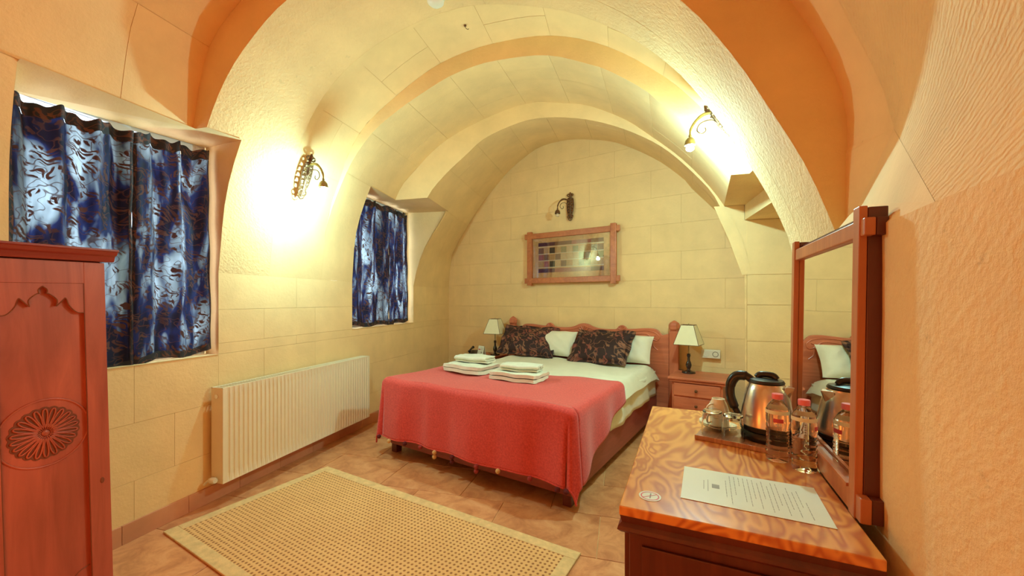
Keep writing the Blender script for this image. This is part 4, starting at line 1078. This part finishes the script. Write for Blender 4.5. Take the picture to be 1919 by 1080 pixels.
G().lathe([(.027, 0), (.027, .0008)], 36).build('disc', M['paper'], st)
g = G(); a0, a1 = .0195, .0225; n = 40
for k in range(n):
    a = 2*PI*k/n
    g.v += [(a0*math.cos(a), a0*math.sin(a), .0010), (a1*math.cos(a), a1*math.sin(a), .0010)]
g.f = [(2*k, 2*k+1, (2*k+3) % (2*n), (2*k+2) % (2*n)) for k in range(n)]
g.quadbox((0, 0, .0011), (.041, .0022, .0002), Matrix.Rotation(R(40), 3, 'Z')); g.build('prohibition_ring', M['red'], st)
g = G(); g.quadbox((.001, -.001, .0009), (.003, .022, .0003)); g.quadbox((.001, .012, .0010), (.0032, .004, .0003)); g.build('cigarette_symbol', M['ink'], st)

# tray
TYAW = DZ+R(-14); TP = Vector((.427, 1.560, .7805))
tr = thing('tray', TP, TYAW, 'striped wooden serving tray under the kettle and glasses', 'tray')
G().box(-.155, .135, -.080, .125, 0, .012).build('tray_board', M['tray'], tr, bevel=.002)
g = G()
g.box(-.155, .135, -.080, -.075, .010, .016); g.build('rim', M['tray'], tr, bevel=.001)
def tw_(x, y, z=.7925):
    c, s = math.cos(TYAW), math.sin(TYAW); return Vector((TP.x+x*c-y*s, TP.y+x*s+y*c, z+.0005))
# kettle
kt = thing('kettle', tw_(.053, .042), R(-28), 'brushed steel electric kettle with black handle and base on the tray', 'kettle')
G().lathe([(.074, 0), (.077, .006), (.077, .022), (.071, .030)], 40).build('power_base', M['black'], kt, smooth=40)
G().lathe([(.070, .030), (.079, .036), (.081, .050), (.0795, .052)], 40).build('base_ring', M['black'], kt, smooth=40)
G().lathe([(.0795, .052), (.079, .075), (.075, .11), (.069, .145), (.062, .175), (.055, .192), (.052, .196)], 48).build('body', M['steel'], kt, smooth=40)
G().lathe([(.053, .196), (.055, .200), (.050, .208), (.030, .213), (.004, .214)], 40).build('lid', M['black'], kt, smooth=40)
G().tube(catmull([(-.030, 0, .212), (-.018, 0, .224), (.018, 0, .224), (.030, 0, .212)], 4), .006, 8, 1.8).build('lid_grip', M['black'], kt, smooth=True)
sp = G()
sp.v = [(.050,-.024,.150), (.050,.024,.150), (.058,-.026,.193), (.058,.026,.193), (.084,0,.190), (.070,0,.155)]
sp.f = [(0,2,4,5), (1,5,4,3), (0,5,1), (2,3,4), (0,1,3,2)]; sp.build('spout', M['steel'], kt, smooth=False, bevel=.003)
G().tube(catmull([(-.045, 0, .200), (-.065, 0, .212), (-.095, 0, .208), (-.113, 0, .180), (-.116, 0, .140), (-.104, 0, .100), (-.090, 0, .072), (-.078, 0, .058)], 6), [.011]*6+[.014]*14+[.013]*12+[.009]*11, 12, 1.25).build('handle', M['black'], kt, smooth=True)
# saucers, cup, glasses
def saucer(x, y, z, label):
    t = thing('saucer', tw_(x, y, z), 0, label, 'saucer', None)
    G().lathe([(.026, 0), (.028, .003), (.045, .008), (.064, .016), (.065, .0185), (.045, .0115), (.026, .006), (.001, .005)], 36).build('dish', M['porcelain'], t, smooth=60)
    return t
saucer(-.105, .062, .7925, 'white porcelain saucer at the bottom of the stack on the tray')
saucer(-.105, .062, .8005, 'white porcelain saucer directly under the upturned cups')
def cup(x, y, z, label):
    t = thing('cup', tw_(x, y, z), R(40), label, 'cup', None)
    G().lathe([(.037, 0), (.039, .002), (.037, .018), (.030, .042), (.023, .056), (.022, .062), (.020, .062), (.019, .057), (.001, .056)], 32).build('bowl', M['porcelain'], t, smooth=50)
    G().tube(catmull([(-.034, 0, .016), (-.056, 0, .014), (-.060, 0, .034), (-.046, 0, .044), (-.028, 0, .044)], 5), .0035, 8).build('handle', M['porcelain'], t, smooth=True)
    return t
cup(-.105, .062, .810, 'white porcelain cup turned upside down on the saucers, under the top cup')
cup(-.104, .062, .844, 'white porcelain cup turned upside down at the top of the cup stack')
def tumbler(x, y, label):
    t = thing('tumbler', tw_(x, y), 0, label, 'glass', None)
    out = [(.036, 0), (.0355, .03), (.0325, .075), (.031, .084), (.028, .087)]
    inn = [(.0, .080), (.0285, .080), (.0305, .070), (.0335, .03), (.0345, 0)]
    G().lathe([(max(.0005, a), b) for a, b in out+inn[:1][::-1]], 32) if False else None
    G().lathe([(.0345, 0), (.036, .0), (.0355, .03), (.0325, .075), (.031, .084), (.028, .087), (.0005, .087), (.0005, .078), (.0275, .078), (.0305, .070), (.0335, .03), (.0345, 0)], 32, close=False).build('glass_wall', M['glass'], t, smooth=50)
    return t
tumbler(-.108, -.022, 'clear tumbler upside down on the tray corner nearest the dresser edge')
tumbler(-.040, -.034, 'clear tumbler upside down beside the kettle base')

# bottles
def bottle(x, y, yaw, label):
    t = thing('water_bottle', (x, y, .7805), yaw, label, 'bottle', None)
    prof = [(.001, .004), (.022, .002), (.030, .0), (.0315, .006)]
    for k in range(6):
        z = .012+k*.016; prof += [(.0315, z), (.0298, z+.005), (.0298, z+.008), (.0315, z+.013)]
    prof += [(.0318, .110), (.0318, .150), (.030, .160), (.022, .176), (.0135, .186), (.0125, .190), (.0125, .196)]
    G().lathe(prof+[(.001, .196)], 32, close=False).build('bottle_body', M['pet'], t, smooth=50)
    G().lathe([(.0150, .190), (.0155, .192), (.0155, .204), (.0145, .206), (.001, .206)], 28).build('cap', M['pinkcap'], t, smooth=40)
    g = G(); g.lathe([(.0322, .146), (.0322, .157)], 32, close=False); g.build('label_band', M['label'], t, smooth=True)
    def dec(a0, a1, z0, z1, m_, nm):
        g = G(); g.grid(lambda u, v: (.0325*math.cos(a0+(a1-a0)*u), .0325*math.sin(a0+(a1-a0)*u), z0+(z1-z0)*v), 8, 1); g.build(nm, m_, t, smooth=True)
    a = -PI/2
    dec(a-.42, a+.42, .122, .134, M['red'], 'logo'); 
    for q in range(4): dec(a-.30+.16*q, a-.22+.16*q, .113, .118, M['labelwhite'], 'lettering')
    for q in range(5): dec(a-1.25, a-1.10, .108+.007*q, .113+.007*q, M['ink'], 'lettering')
M['label'] = plain('cream_label_band', (.80, .68, .42), .5, var=.03); M['labelwhite'] = plain('white_label_print', (.85, .8, .7), .5, var=.03)
bottle(.472, 1.418, R(-14), 'plastic water bottle with pink cap in front of the kettle')
bottle(.520, 1.355, R(52), 'plastic water bottle with pink cap standing against the mirror glass')
# ------------------------------------------------------------------ groups of repeats
GR = {'curtain': 'leaf-print curtain panels at the windows', 'leaf_cushion': 'dark leaf cushions on the bed', 'white_pillow': 'white pillows on the bed',
      'bath_towel': 'folded bath towels on the throw', 'hand_towel': 'folded hand towels on the throw', 'table_lamp': 'bedside table lamps',
      'nightstand': 'nightstands beside the bed', 'wall_sconce': 'scroll sconces on the walls', 'saucer': 'stacked saucers on the tray', 'cup': 'stacked cups on the tray',
      'tumbler': 'upturned tumblers on the tray', 'water_bottle': 'water bottles on the dresser'}
for o_ in list(COL.objects):
    if o_.parent is None and o_.name.split('.')[0] in GR and 'category' in o_: o_['group'] = GR[o_.name.split('.')[0]]
